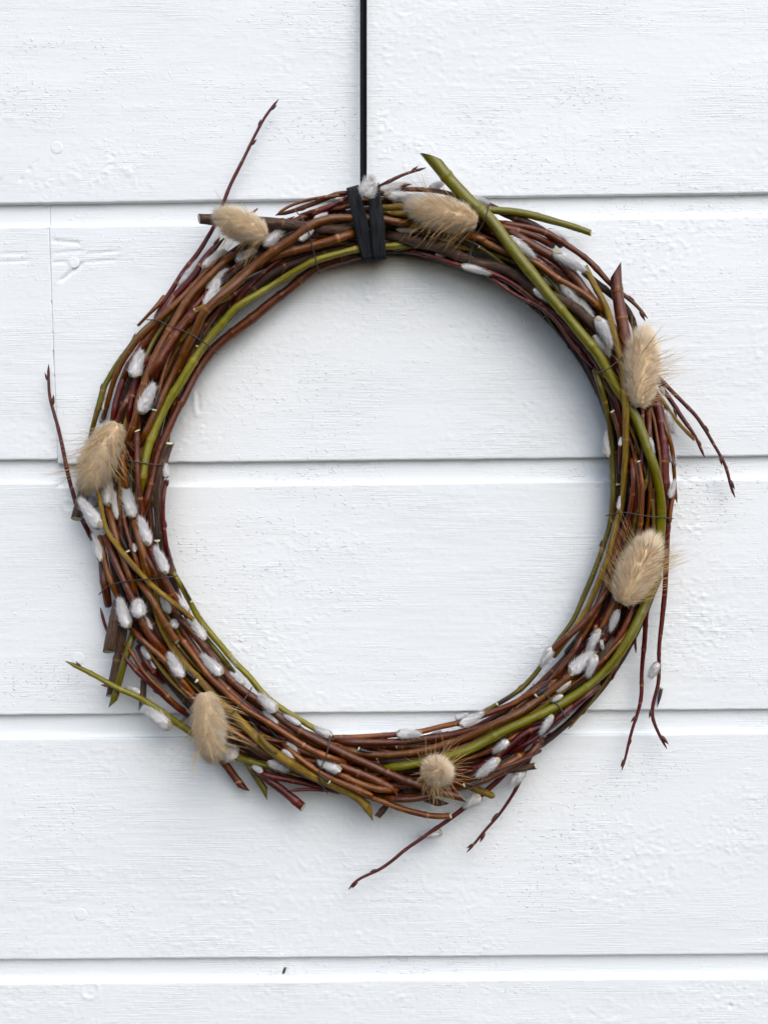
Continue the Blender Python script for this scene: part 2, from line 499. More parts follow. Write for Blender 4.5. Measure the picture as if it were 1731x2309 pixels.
def spline(pts, step=5.0, ease=22):
    p = np.array(pts, float)
    d = np.r_[0, np.cumsum(np.hypot(*np.diff(p, axis=0).T))]
    # centripetal-ish Catmull-Rom through the traced points
    m = np.gradient(p, d, axis=0) if len(p) > 2 else np.repeat((p[1:] - p[:-1]) / d[-1], 2, 0)
    n = max(4, int(d[-1] / step))
    t = np.linspace(0, d[-1], n)
    k = np.clip(np.searchsorted(d, t, side='right') - 1, 0, len(p) - 2)
    h = (d[k + 1] - d[k])[:, None]
    u = ((t - d[k]) / h[:, 0])[:, None]
    c = ((2 * u ** 3 - 3 * u ** 2 + 1) * p[k] + (u ** 3 - 2 * u ** 2 + u) * h * m[k]
         + (-2 * u ** 3 + 3 * u ** 2) * p[k + 1] + (u ** 3 - u ** 2) * h * m[k + 1])
    if ease and n > 12:
        w = max(1, int(ease / step))
        e0, e1 = 2 * c[0] - c[1:3 * w + 1][::-1], 2 * c[-1] - c[-3 * w - 1:-1][::-1]
        if len(e0) == 3 * w and len(e1) == 3 * w:
            cc = np.concatenate([e0, c, e1])
            g = np.exp(-0.5 * (np.arange(-3 * w, 3 * w + 1) / w) ** 2)
            g /= g.sum()
            c = np.stack([np.convolve(cc[:, i], g, 'valid') for i in (0, 1)], -1)
    return c, t

def smooth1(z, w):
    if w < 1:
        return z
    k = np.exp(-0.5 * (np.arange(-3 * w, 3 * w + 1) / w) ** 2)
    k /= k.sum()
    zp = np.pad(z, 3 * w, mode='edge')
    return np.convolve(zp, k, 'valid')

NSEG = 9
def tube(name, P, rad, mats, parent, start='h', end='h', ring=None, seg=NSEG, uvoff=0.0):
    """P world points, rad metres. Ends: h rounded, f flat pale cut, o/O slanted cut (two ways), t pointed tip"""
    n = len(P)
    tan = np.gradient(P, axis=0)
    tan /= np.linalg.norm(tan, axis=1)[:, None] + 1e-12
    up = np.array([0, -1.0, 0])
    b = np.cross(tan, up)
    b /= np.linalg.norm(b, axis=1)[:, None] + 1e-9       # lies in the picture plane
    c = np.cross(b, tan)
    rad = rad.copy()
    s = np.r_[0, np.cumsum(np.linalg.norm(np.diff(P, axis=0), axis=1))]
    for e, flip in ((start, False), (end, True)):
        dist = (s[-1] - s) if flip else s
        r0 = rad[-1] if flip else rad[0]
        if e == 't':
            rad *= np.clip(dist / (5 * r0), 0.12, 1) ** 0.6
        elif e == 'h':
            rad *= np.sqrt(np.clip(1 - (1 - np.clip(dist / r0, 0, 1)) ** 2, 0.05, 1))
    a = np.arange(seg) * 2 * math.pi / seg
    ca, sa = np.cos(a), np.sin(a)
    off = (b[:, None, :] * ca[None, :, None] + c[:, None, :] * sa[None, :, None]) * rad[:, None, None]
    V = P[:, None, :] + off
    for e, i in ((start, 0), (end, n - 1)):
        sg = {'o': 1, 'O': -1}.get(e)
        if sg:
            # slanted cut: slide the ends of the last rings along the twig
            dist = np.abs(s - s[i])
            w = np.clip(1 - dist / (rad[i] * 3.2 + 1e-9), 0, 1)
            V += (w[:, None] * ca[None, :] * 1.5 * sg)[:, :, None] * rad[i] * tan[i]
        elif e == 'f':
            w = (np.arange(n) == i).astype(float)
            V += (w[:, None] * (0.25 * ca - 0.45 * (1 if i else -1) * sa)[None, :])[:, :, None] * rad[i] * tan[i]
    V = V.reshape(-1, 3)
    k = np.arange(n * seg).reshape(n, seg)
    q = np.stack([k[:-1], np.roll(k[:-1], -1, 1), np.roll(k[1:], -1, 1), k[1:]], -1).reshape(-1, 4)
    uv = np.stack([np.repeat(s + uvoff, seg), np.tile(0.5 - 0.5 * np.cos(a), n) * 2], -1)
    rg = np.zeros((n, seg))
    if ring is not None:
        for i in np.nonzero(ring)[0]:               # a leaf scar goes only part of the way round
            rg[i] = ring[i] * np.clip(0.5 + 0.9 * np.cos(a - rng.uniform(0, 6.283)), 0.12, 1)
    rg = rg.ravel()
    verts, tris, fm = [V], [], [np.zeros(len(q), int)]
    nv_ = len(V)
    for e, i in ((start, 0), (end, n - 1)):
        r_i = V[i * seg:(i + 1) * seg]
        cen = r_i.mean(0)
        sgn = -1 if i == 0 else 1
        if e in 'foO':
            # rim of bark, pale disc inside it set in a hair
            inner = cen + (r_i - cen) * 0.86 + tan[i] * sgn * rad[i] * 0.02
            mid = cen + (r_i - cen) * 0.2 - tan[i] * sgn * rad[i] * 0.10
            verts += [inner, mid, cen[None] - tan[i] * sgn * rad[i] * 0.14]
            i0 = nv_
            o_ = k[i]
            inn = i0 + np.arange(seg)
            mi = inn + seg
            ce = i0 + 2 * seg
            for aa, bb, mt in ((o_, inn, 0), (inn, mi, 1)):
                x = np.stack([aa, np.roll(aa, -1), np.roll(bb, -1), bb], -1)
                q = np.concatenate([q, x])
                fm.append(np.full(seg, mt))
            tris.append(np.stack([mi, np.roll(mi, -1), np.full(seg, ce)], -1))
            nv_ += 2 * seg + 1
            uv = np.concatenate([uv, np.zeros((2 * seg + 1, 2))])
            rg = np.concatenate([rg, np.zeros(2 * seg + 1)])
        else:
            verts.append(cen[None] + tan[i] * sgn * rad[i] * 0.3)
            tris.append(np.stack([k[i], np.roll(k[i], -1), np.full(seg, nv_)], -1))
            nv_ += 1
            uv = np.concatenate([uv, uv[i * seg:i * seg + 1]])
            rg = np.concatenate([rg, [0]])
    fm = np.concatenate(fm)
    tf = []
    for e, t_ in zip((start, end), tris):
        tf.append(np.full(len(t_), 1 if e in 'foO' else 0))
    me = mesh_data(name, np.concatenate(verts), [q, np.concatenate(tris)], mats, np.concatenate([fm] + tf), uv, {'ring': rg})
    return link(name, me, None)

TWIGS = []      # (object, sample px array, z array, radius array)
def lay(pts, radii, stiff=0.22, floor=0.0, zfix=None, smooth_px=32, zadd=0.0, step=4.0, wob=1.05, ends='ff'):
    P, t = spline(pts, step)
    n = len(P)
    r = 0.87 * np.interp(np.linspace(0, 1, n), np.linspace(0, 1, len(radii)), radii)
    if wob:
        w = smooth1(rng.normal(0, 1, (n + 40)), 5)[20:20 + n] * 2.2 * wob * np.clip(1.5 - r / 12, 0.25, 1)
        tn = np.gradient(P, axis=0)
        tn /= np.linalg.norm(tn, axis=1)[:, None] + 1e-9
        P = P + np.stack([-tn[:, 1], tn[:, 0]], -1) * w[:, None]
    if zfix is not None:
        z = np.interp(np.linspace(0, 1, n), np.linspace(0, 1, len(zfix)), zfix) + smooth1(rng.normal(0, 1, n), 9) * 3
    else:
        z = np.array([rest(P[i, 0], P[i, 1], r[i]) for i in range(n)])
        z = np.maximum(z, floor * 0.66)
        # a stiff stick cannot follow every bump: limit its slope from above, then smooth
        for i in range(1, n):
            z[i] = max(z[i], z[i - 1] - stiff * (t[i] - t[i - 1]))
        for i in range(n - 2, -1, -1):
            z[i] = max(z[i], z[i + 1] - stiff * (t[i + 1] - t[i]))
        z = smooth1(z, int(smooth_px / step))
    z = z + zadd
    # an end that is tucked in dives into the bundle
    for e, dist in ((ends[0], t), (ends[1], t[-1] - t)):
        if e == 'h' and zfix is None and t[-1] > 90:
            z = z - 26 * np.clip(1 - dist / 48, 0, 1) ** 1.6
    z = np.maximum(z, r)
    for i in range(n):
        stamp(P[i, 0], P[i, 1], z[i], r[i])
    return P, t, r, z

bud_v, bud_q = lathe([(0, 0.10), (0.08, 0.17), (0.3, 0.21), (0.55, 0.17), (0.8, 0.085), (0.95, 0.03), (1.0, 0.001)], 8)
bud_v[:, 2] *= 0.8
bud_v[:, 1] += 0.10 * bud_v[:, 0] ** 2
bud_me = mesh_data('bud', bud_v, [bud_q], [M_BUD])

def orient(o, p0, p1, width, roll=0.0):
    """put a mesh built along +X (unit length) from p0 to p1; scale across = width"""
    d = Vector(p1) - Vector(p0)
    o.location = Vector(p0)
    q = d.to_track_quat('X', 'Z')
    e = q.to_matrix().to_euler()
    from mathutils import Quaternion
    o.rotation_mode = 'QUATERNION'
    o.rotation_quaternion = q @ Quaternion((1, 0, 0), roll)
    o.scale = (d.length, width, width)

def twig(col, radii, pts, ends='hh', buds=0, budside=1, nodes=70, label=None, stiff=0.22, floor=0.0, zfix=None, zadd=0.0, name='twig', budstep=None):
    P, t, r, z = lay(pts, radii, stiff, floor, zfix, zadd=zadd, ends=ends)
    n = len(P)
    ring = np.zeros(n)
    rr = r * (1 + 0.22 * smooth1(rng.normal(0, 1, n + 60), 6)[30:30 + n] * 0.9)
    # leaf-scar nodes: a small swelling and a thin pale ring
    npos = []
    if nodes:
        x = random.uniform(15, nodes)
        while x < t[-1] - 8:
            i = int(np.argmin(np.abs(t - x)))
            ring[i] = random.uniform(0.0, 0.8)
            rr *= 1 + random.uniform(0.05, 0.16) * np.exp(-((t - x + 3) / 5.0) ** 2)
            rr *= 1 + random.uniform(-0.05, 0.04) / (1 + np.exp(-(t - x) / 3.0))
            npos.append(i)
            x += nodes * random.uniform(0.6, 1.5)
    W = pos(P[:, 0], P[:, 1], z)
    k = 1 - z * S / D
    o = tube(name, W, rr * S * k, [BARK[col], M_CUT], None, ends[0], ends[1], ring)
    under(o, wreath)
    if label:
        o['label'] = label
    TWIGS.append((o, P, z, r))
    tn = np.gradient(P, axis=0)
    tn /= np.linalg.norm(tn, axis=1)[:, None] + 1e-9
    def bud(i, side, L, fwd):
        nx = np.array([-tn[i, 1], tn[i, 0]]) * side
        a = P[i] + nx * r[i] * 0.55
        d = tn[i] * fwd * 0.95 + nx * random.uniform(0.14, 0.34)
        b = a + d * L
        ob = link('bud', bud_me)
        orient(ob, pos(a[0], a[1], z[i]), pos(b[0], b[1], z[i] + 2), L * S * 0.95, random.uniform(-0.6, 0.6) + (0 if side > 0 else math.pi))
        under(ob, o)
    fwd = 1 if ends[1] == 't' else -1
    if buds:
        sp = budstep or 52
        for m in range(buds):
            x = sp * (m + 0.55) * random.uniform(0.9, 1.1)
            tt = t[-1] - x if fwd > 0 else x
            if 0 < tt < t[-1]:
                i = int(np.argmin(np.abs(t - tt)))
                bud(i, budside * (-1) ** m, random.uniform(14, 27), fwd)
    else:
        for i in npos:
            if random.random() < 0.42 and r[i] < 11.5:
                bud(i, random.choice((-1, 1)), random.uniform(12, 20), fwd)
    return o

# --- the body of the bundle: twigs bent round the ring inside and behind the ones in front
def ring_pt(th, off):
    return WC[0] + (573 + off) * math.sin(th), WC[1] - (618 + off) * math.cos(th)
NF = 84
for i in range(NF):
    th0 = random.uniform(0, 2 * math.pi)
    span = random.uniform(1.0, 2.9)
    ph = i * 2.399963
    q = math.sqrt((i + 0.5) / NF)
    o0, z0 = 60 * q * math.cos(ph), 41 + 31 * q * math.sin(ph)
    o1, o2 = random.uniform(-8, 8), random.uniform(-8, 8)
    m = int(span / 0.12)
    ths = [th0 + span * j / m for j in range(m + 1)]
    pts = [ring_pt(a, o0 + o1 * math.sin(2 * a + i) + o2 * math.sin(3 * a)) for a in ths]
    r0 = random.uniform(7, 11)
    twig(random.choice(('dk', 'dk', 'dk', 'br', 'bg')), [r0, r0 * 0.7], pts, random.choice(('ft', 'oh', 'hh')), nodes=85,  # mostly dark bark: shade in the bundle's gaps is put into the colour
         zfix=[z0, z0 + random.uniform(-6, 6), z0])

# --- traced twigs, back to front
tw = twig
# sprigs that stick out of the bundle, and deep twigs
tw('bg', [8, 6.5, 5.5, 4.5, 3.6], J(560, 1000, 650, 810, 730, 690, 780, 600, 860, 520, 940, 400, 1030, 260) + T(920, 865, 950, 790, 990, 700, 1030, 620, 1075, 530, 1100, 480, 1130, 450, 1157, 413), 'ht', 3, 1, 60, 'long thin burgundy twig sticking up and out above the furry head', floor=50)
tw('bg', [7, 6, 5.5, 5, 4, 3.4], I(490, 1550, 420, 1440, 370, 1330, 325, 1190, 280, 1030, 240, 860, 210, 700, 170, 540, 120, 390, 112, 250, 115, 80), 'ht', 2, -1, 60, 'thin burgundy twig rising beside the butt joint of the boards', floor=40, budstep=62)
tw('bg', [7, 6.5, 6, 5, 4, 3.2], E(870, 600, 850, 760, 845, 850, 840, 950, 825, 1100, 815, 1250, 805, 1400, 800, 1480, 760, 1600, 725, 1720, 705, 1820, 665, 1945), 'ht', 3, 1, 55, 'thin burgundy twig hanging below, tip bare', floor=60, budstep=45)
tw('bg', [11, 12, 11.5, 10, 8, 6.5, 5.5, 5, 3.6], Dd(820, 300, 860, 440, 890, 580, 905, 740, 910, 880, 905, 1000, 930, 1160, 940, 1300, 935, 1450) + E(1003, 279, 995, 450, 990, 600, 970, 750, 955, 900, 942, 1080, 945, 1220, 940, 1310, 905, 1420, 890, 1560, 905, 1600, 960, 1700, 1005, 1785), 'ht', 2, -1, 60, 'burgundy twig running down the side and hanging free with one open catkin', floor=70, budstep=60)
tw('bg', [6, 5, 4.5, 3.2], Dd(820, 150, 900, 230, 1000, 330, 1100, 430, 1180, 510, 1240, 600, 1300, 710, 1370, 830, 1410, 900, 1440, 1000, 1460, 1090, 1500, 1185), 'ht', 3, -1, 45, 'long thin burgundy twig arching away from the furry head', floor=60, budstep=70)
tw('bg', [7, 6, 4.5, 3.2], Dd(840, 210, 900, 300, 980, 400, 1030, 480, 1100, 590, 1160, 670, 1200, 760, 1245, 855), 'ht', 2, -1, 45, floor=60, budstep=80)
tw('yl', [5.5, 5, 5], Dd(820, 280, 865, 345, 930, 430, 990, 520, 1050, 590, 1110, 660, 1160, 705), 'hf', 1, 1, 60, floor=60, budstep=60)
tw('or', [6, 5.5, 5, 3.5], Dd(880, 480, 930, 640, 965, 720, 990, 880, 995, 1000, 1000, 1100, 1015, 1230), 'ht', 1, 1, 50, floor=50)
tw('or', [6, 6, 5], Dd(1000, 1080, 980, 1180, 960, 1260, 950, 1400), 'hh', 0, 1, 50, floor=40)
tw('bg', [4, 3.5, 2.5], E(765, 900, 765, 960, 772, 1072), 'ht', 0, 1, 0, floor=60)
tw('bg', [4.5, 4, 3], E(640, 1120, 620, 1180, 593, 1272), 'ht', 0, 1, 0, floor=60)
tw('bg', [8, 8, 7.5, 6.5, 5, 4, 3.6], F(1460, 180, 1330, 370, 1250, 470, 1180, 580, 1110, 650, 1000, 740, 900, 815, 800, 890, 700, 960, 600, 1030, 480, 1110, 380, 1200, 300, 1250, 180, 1295, 130, 1330, 106, 1372), 'ht', 2, -1, 60, 'longest burgundy twig, sweeping down past the bottom of the ring', floor=80, budstep=55)
tw('bg', [6, 5.5, 5, 4, 3], F(1440, 250, 1410, 330, 1350, 450, 1300, 560, 1250, 690, 1180, 790, 1120, 880, 1040, 960, 980, 1040, 908, 1122), 'ht', 3, 1, 50, 'short thin burgundy twig hanging from the underside with one catkin', floor=70, budstep=42)
tw('gb', [9, 9, 9], F(1100, 580, 1200, 562, 1300, 548, 1378, 535), 'hf', floor=40)
tw('or', [8, 5, 4], J(640, 800, 610, 850, 560, 900, 470, 980, 408, 1046), 'hf', floor=40)
tw('dg', [9, 8.5, 8, 7], J(560, 1000, 520, 1030, 430, 1120, 340, 1230, 260, 1340, 200, 1410, 160, 1520) + I(590, 220, 550, 340, 510, 470, 480, 600, 460, 700), 'hh', floor=60)
# stubs with cut ends, lower left
tw('gb', [13, 14, 14, 14], H(600, 600, 590, 720, 570, 850, 535, 1030, 500, 1222), 'hf', 0, 1, 90, 'thick grey-brown stub with pale cut end, longest of the three', floor=40, stiff=0.1)
tw('dg', [10, 10, 10], H(680, 700, 650, 800, 600, 970, 560, 1120, 515, 1285), 'ho', 0, 1, 90, 'olive green stub with slanted cut beside the grey-brown stub', floor=25, stiff=0.1)
tw('gb', [9, 9, 9], H(760, 900, 750, 1020, 740, 1150, 732, 1305), 'ho', floor=20, stiff=0.1)
tw('br', [11, 11, 10], Gg(370, 480, 440, 620, 510, 720, 600, 840), 'hO', 0, 1, 90, floor=30, stiff=0.1)
tw('dg', [9, 9, 9], Gg(600, 600, 640, 690, 700, 780, 762, 876), 'ho', 0, 1, 90, floor=30, stiff=0.1)
tw('bg', [11, 12, 12], Gg(680, 690, 780, 790, 880, 860, 1005, 965), 'hf', 0, 1, 90, 'dark red stub with pale cut end below the ring', floor=30, stiff=0.1)
tw('gb', [7, 8, 8], F(440, 720, 370, 800, 300, 878), 'hf', 0, 1, 90, floor=20, stiff=0.1)
tw('yl', [8, 9, 9], F(860, 640, 960, 690, 1030, 715, 1100, 748), 'hh', 0, 1, 90, floor=40, stiff=0.1)
tw('gb', [9, 10, 10], F(480, 690, 600, 740, 680, 770, 745, 796), 'hO', 0, 1, 90, floor=30, stiff=0.1)
tw('br', [9, 9, 9], F(250, 740, 330, 745, 450, 750, 575, 738), 'hO', floor=40, stiff=0.1)
tw('dg', [8, 8, 7], F(560, 760, 620, 705, 700, 690, 800, 705), 'oh', floor=40)
tw('bg', [9, 9, 7, 6], Gg(640, 690, 720, 735, 900, 775, 1010, 800, 1150, 840, 1260, 870), 'hh', floor=40)
tw('bg', [5, 5, 4], Gg(900, 850, 1000, 845, 1100, 845, 1200, 860), 'th', floor=40)
tw('br', [9, 9, 8], F(330, 745, 450, 765, 600, 752, 760, 700, 900, 640), 'hh', floor=50)
tw('gr', [6, 7, 8, 9, 9, 9, 8], H(160, 968, 215, 990, 300, 1030, 400, 1090, 500, 1140, 600, 1190, 700, 1230, 790, 1280, 900, 1360, 1000, 1430, 1060, 1470) + Gg(400, 560, 560, 625, 700, 670, 850, 700, 1000, 745), 'th', 2, -1, 75, 'olive green twig sticking out sideways with a red tip bud', floor=60, budstep=70)
tw('bg', [6, 7, 7.5, 7.5], H(540, 860, 620, 960, 700, 1050, 800, 1130, 900, 1230, 1000, 1320, 1100, 1385) + Gg(230, 350), 'hh', floor=70)
tw('or', [5.5, 6, 6], H(575, 805, 640, 880, 700, 980, 750, 1060, 850, 1150, 950, 1260, 1060, 1340), 'hh', floor=75)
tw('bg', [4, 4, 3.5], H(420, 565, 440, 660, 470, 740, 500, 800), 'th', 0, 1, 0, floor=30)
# deep brown ones round the ring that show between the front twigs
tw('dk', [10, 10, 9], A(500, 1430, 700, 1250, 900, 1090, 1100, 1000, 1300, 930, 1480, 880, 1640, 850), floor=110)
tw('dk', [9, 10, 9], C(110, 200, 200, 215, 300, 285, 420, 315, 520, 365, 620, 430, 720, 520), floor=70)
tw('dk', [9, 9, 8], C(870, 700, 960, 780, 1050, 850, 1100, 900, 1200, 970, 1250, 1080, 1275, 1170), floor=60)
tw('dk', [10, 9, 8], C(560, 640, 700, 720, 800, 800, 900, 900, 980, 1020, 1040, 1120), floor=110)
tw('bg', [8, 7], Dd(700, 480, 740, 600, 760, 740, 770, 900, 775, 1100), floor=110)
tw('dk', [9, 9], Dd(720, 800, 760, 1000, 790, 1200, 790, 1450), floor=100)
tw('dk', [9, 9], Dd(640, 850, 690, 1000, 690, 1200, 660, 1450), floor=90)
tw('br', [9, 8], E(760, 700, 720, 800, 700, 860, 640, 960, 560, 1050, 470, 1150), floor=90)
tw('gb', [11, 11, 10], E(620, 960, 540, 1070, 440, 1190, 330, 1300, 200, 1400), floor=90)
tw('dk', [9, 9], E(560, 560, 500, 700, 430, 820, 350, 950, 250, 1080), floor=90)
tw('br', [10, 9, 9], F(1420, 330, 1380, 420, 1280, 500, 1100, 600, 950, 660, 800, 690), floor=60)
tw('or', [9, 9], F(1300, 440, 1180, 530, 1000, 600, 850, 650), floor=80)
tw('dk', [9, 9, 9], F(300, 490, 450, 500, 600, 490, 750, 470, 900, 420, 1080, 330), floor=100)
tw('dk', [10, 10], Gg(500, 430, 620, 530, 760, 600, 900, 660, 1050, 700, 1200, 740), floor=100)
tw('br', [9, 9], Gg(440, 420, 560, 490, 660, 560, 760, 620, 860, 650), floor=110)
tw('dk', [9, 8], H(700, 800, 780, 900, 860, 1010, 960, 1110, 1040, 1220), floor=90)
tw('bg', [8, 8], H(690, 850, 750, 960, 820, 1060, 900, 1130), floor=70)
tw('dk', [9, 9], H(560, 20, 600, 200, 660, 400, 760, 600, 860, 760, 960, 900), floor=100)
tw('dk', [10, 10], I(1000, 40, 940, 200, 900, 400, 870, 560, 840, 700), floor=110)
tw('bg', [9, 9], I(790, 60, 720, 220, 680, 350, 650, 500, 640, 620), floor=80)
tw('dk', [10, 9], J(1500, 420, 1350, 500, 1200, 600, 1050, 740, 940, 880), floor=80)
# thin shoots woven through the bundle
for i in range(64):
    th0 = 2 * math.pi * i / 64 + random.uniform(-0.1, 0.1)
    span = random.uniform(0.4, 0.95)
    oa, ob = random.uniform(-62, 62), random.uniform(-62, 62)
    pts = [ring_pt(th0 + span * f, oa + (ob - oa) * f + random.uniform(-3, 3)) for f in np.linspace(0, 1, 6)]
    r0 = random.uniform(4.5, 7.5)
    tw(random.choice(('br', 'or', 'bg', 'or', 'yl', 'br', 'dg')), [r0, r0 * 0.85, r0 * 0.6], pts, 'ht', nodes=48, stiff=0.3)
# ---- top left arc
tw('bg', [8, 8.5, 8], J(1125, 320, 1040, 400, 960, 490, 900, 600, 830, 700, 750, 760, 690, 830, 620, 930, 560, 1000), 'th', 1, 1, floor=80)
tw('br', [9, 10, 9], J(740, 760, 680, 850, 620, 950, 550, 1060, 470, 1180, 390, 1300, 320, 1420, 270, 1540), floor=90)
tw('or', [7, 7.5, 8, 8, 8], J(1150, 430, 1000, 560, 900, 680, 800, 790, 700, 890, 600, 980, 520, 1050, 430, 1140, 350, 1240, 280, 1350, 210, 1480) + I(620, 320, 590, 430, 560, 540), nodes=60)
tw('bg', [8, 8, 7], J(1000, 760, 880, 900, 780, 1040, 680, 1160, 590, 1300) + I(920, 20, 870, 130, 830, 230, 810, 340, 780, 480, 760, 620), floor=100)
tw('or', [9, 10, 11, 11, 10, 9], J(1240, 430, 1100, 540, 980, 660, 870, 770, 790, 880, 720, 1000, 660, 1100, 600, 1200, 550, 1320, 490, 1450) + I(930, 180, 870, 310, 850, 450, 820, 560, 780, 680, 750, 800))
tw('br', [7, 7], I(800, 290, 740, 420, 690, 530, 660, 620), floor=110)
tw('br', [12, 13, 13, 12], J(900, 920, 830, 980, 760, 1080, 690, 1180, 620, 1290, 560, 1400, 510, 1500), 'fh', floor=100)
tw('yl', [8, 8], J(1180, 800, 1080, 860, 950, 890, 860, 950), floor=100)
tw('gb', [13, 14, 13.5, 13], A(205, 592, 330, 600, 500, 605, 700, 612, 870, 630, 1050, 650, 1200, 672, 1400, 692, 1640, 694) + B(410, 690), 'fh', 0, 1, 110, 'thick grey-brown twig with pale cut end behind the furry head', floor=110, stiff=0.08)
tw('or', [11, 12, 12], A(740, 1030, 900, 945, 1050, 900, 1250, 850, 1450, 800, 1658, 730) + B(410, 735), floor=120)
tw('br', [12, 12, 12, 11, 11], B(620, 910, 400, 942, 200, 1000, 0, 1085) + A(1100, 1205, 1000, 1280, 800, 1440, 640, 1570) + J(1050, 1230, 960, 1330, 900, 1430, 840, 1540) + I(1260, 310, 1180, 450, 1120, 580, 1060, 720, 1010, 860, 980, 1000, 950, 1120, 920, 1260, 880, 1360), nodes=90, floor=70)
tw('gr', [9, 10, 10.5, 11, 12, 12, 10], B(960, 830, 850, 842, 700, 852, 420, 880, 300, 910, 150, 950, 0, 1000) + A(1100, 1090, 950, 1180, 800, 1270, 640, 1370, 480, 1480) + J(1150, 990, 1040, 1090, 960, 1210, 880, 1320, 820, 1420, 760, 1540) + I(1150, 300, 1080, 430, 1010, 570, 960, 700, 920, 830, 900, 960, 880, 1080, 865, 1170), 'hh', 0, 1, 95, 'long olive green twig curving along the inner side from ribbon down', floor=105)
tw('or', [10, 11, 12, 12, 12, 11, 10, 9], B(1000, 655, 850, 632, 700, 600, 420, 578, 350, 580, 200, 590, 0, 645) + A(1130, 760, 1000, 830, 850, 930, 700, 1060, 560, 1200, 400, 1320, 280, 1440, 200, 1540) + J(930, 1000, 880, 1100, 840, 1180, 780, 1290, 730, 1400, 660, 1540) + I(1060, 340, 980, 520, 900, 680, 850, 800), 'hh', 0, 1, 85, 'long orange-brown twig running over the front from the ribbon', floor=115)
# top
tw('br', [5, 7, 8], A(920, 566, 1060, 535, 1150, 500, 1350, 420, 1580, 350) + B(340, 352, 520, 345, 700, 360), 'th', floor=60)
tw('or', [3.5, 4, 4, 4], A(918, 565, 1000, 492, 1100, 452, 1200, 420, 1330, 400, 1450, 388, 1580, 370), 'th', 1, 1, 40, floor=80, budstep=200)
tw('br', [6, 7], A(1140, 572, 1350, 490, 1600, 480) + B(340, 440, 450, 440), floor=80)
tw('bg', [4, 5, 5], B(0, 585, 60, 545, 150, 500, 250, 440, 340, 390, 450, 370), 'hh', floor=100)
tw('or', [5, 6, 7], A(640, 560, 690, 545, 750, 500), 'ht', 0, 1, 0, floor=100)
tw('bg', [5, 5, 4, 4], B(560, 330, 640, 300, 760, 230, 860, 175, 950, 150, 1078, 118), 'ht', 1, -1, 35, 'thin burgundy twig poking out beside the ribbon catkin', floor=90, budstep=60)
tw('br', [7, 7, 6], B(660, 320, 850, 320, 1050, 320, 1200, 335, 1350, 370, 1500, 430) + C(150, 215), floor=70)
tw('yl', [9, 9, 8], B(560, 500, 690, 490, 850, 480, 1000, 500, 1200, 560), floor=100)
tw('yl', [8, 8, 7], B(690, 545, 850, 540, 950, 560, 1100, 620), floor=110)
tw('bg', [4, 4, 3], B(840, 300, 890, 280, 946, 268), 'ht', 0, 1, 0, floor=90)
# ---- top right arc
tw('gr', [10, 10, 10, 9], C(-20, 270, 60, 240, 150, 242, 330, 254, 520, 288, 700, 342, 850, 388, 935, 415), 'hf', 1, -1, 80, 'olive green twig with pale cut end sticking out over the board edge', floor=70, budstep=30)
tw('br', [8, 8.5, 9, 8, 6, 4], C(200, 335, 350, 352, 500, 385, 620, 422, 720, 490, 830, 560, 920, 622, 1000, 700, 1060, 770, 1110, 835, 1180, 882, 1240, 930, 1290, 980, 1358, 1056), 'ht', 2, 1, 65, floor=80, budstep=45)
tw('br', [9, 9], C(0, 330, 120, 340, 260, 370, 400, 400, 540, 450, 660, 520), floor=90)
tw('br', [12, 13, 13, 12], C(300, 400, 430, 470, 540, 540, 650, 590, 740, 670, 820, 750, 880, 840, 940, 930, 990, 1030), floor=110)
tw('gb', [12, 13, 14, 15, 14], B(700, 740, 850, 772, 1000, 810, 1200, 870, 1400, 940, 1600, 1030) + C(250, 660, 350, 720, 460, 790, 600, 870, 720, 920, 800, 960, 900, 1050, 1000, 1150, 1080, 1240, 1130, 1340), nodes=110, floor=110)
tw('bg', [6, 7, 8, 8, 7], B(860, 890, 1000, 910, 1200, 970, 1400, 1030) + C(130, 700, 280, 755, 400, 820, 520, 920, 620, 990, 720, 1080, 800, 1170, 900, 1270, 980, 1390) + Dd(420, 200, 470, 280, 520, 400, 545, 520, 555, 650, 550, 800), floor=80)
tw('bg', [5, 6, 6, 6], C(150, 725, 300, 830, 380, 890, 520, 945, 600, 1000, 700, 1100, 780, 1230, 870, 1330, 960, 1420), 'hh', 0, 1, 55, floor=60)
tw('or', [9, 9, 9], B(1380, 740, 1500, 760, 1658, 800) + C(100, 460, 220, 520, 320, 575, 500, 620, 600, 700, 700, 770, 820, 830, 920, 900, 1000, 970, 1060, 1040), floor=125)
tw('dg', [8, 8, 8, 8, 8], Dd(330, 110, 390, 300, 430, 450, 460, 600, 475, 750, 470, 840, 485, 980, 490, 1120, 475, 1280, 450, 1440, 400, 1600) + E(500, 370, 440, 520, 380, 660, 330, 770, 270, 870, 200, 960, 120, 1080, 40, 1200) + F(1270, 20, 1170, 85, 1050, 155, 920, 215, 800, 250), nodes=100, floor=85)
tw('br', [7, 7, 6], Dd(480, 470, 520, 580, 545, 700, 540, 860, 550, 1000), 'fh', floor=90)
tw('br', [7, 7, 7], Dd(640, 860, 650, 1000, 658, 1120, 640, 1220, 600, 1380, 560, 1500) + E(580, 330, 520, 480), floor=110)
tw('or', [6, 6, 6], Dd(700, 885, 715, 1000, 732, 1150, 722, 1260, 715, 1400, 700, 1520), 'fh', floor=120)
tw('br', [7, 8], Dd(765, 440, 785, 560, 782, 700, 770, 840), floor=110)
tw('br', [14, 15.5, 15, 14], C(1120, 690, 1122, 790, 1145, 950, 1170, 1100, 1195, 1240, 1215, 1380) + Dd(680, 200, 740, 330, 780, 440), 'oh', 0, 1, 90, 'thick red-brown twig with sharp pointed cut, standing up by the furry head', floor=100, stiff=0.1)
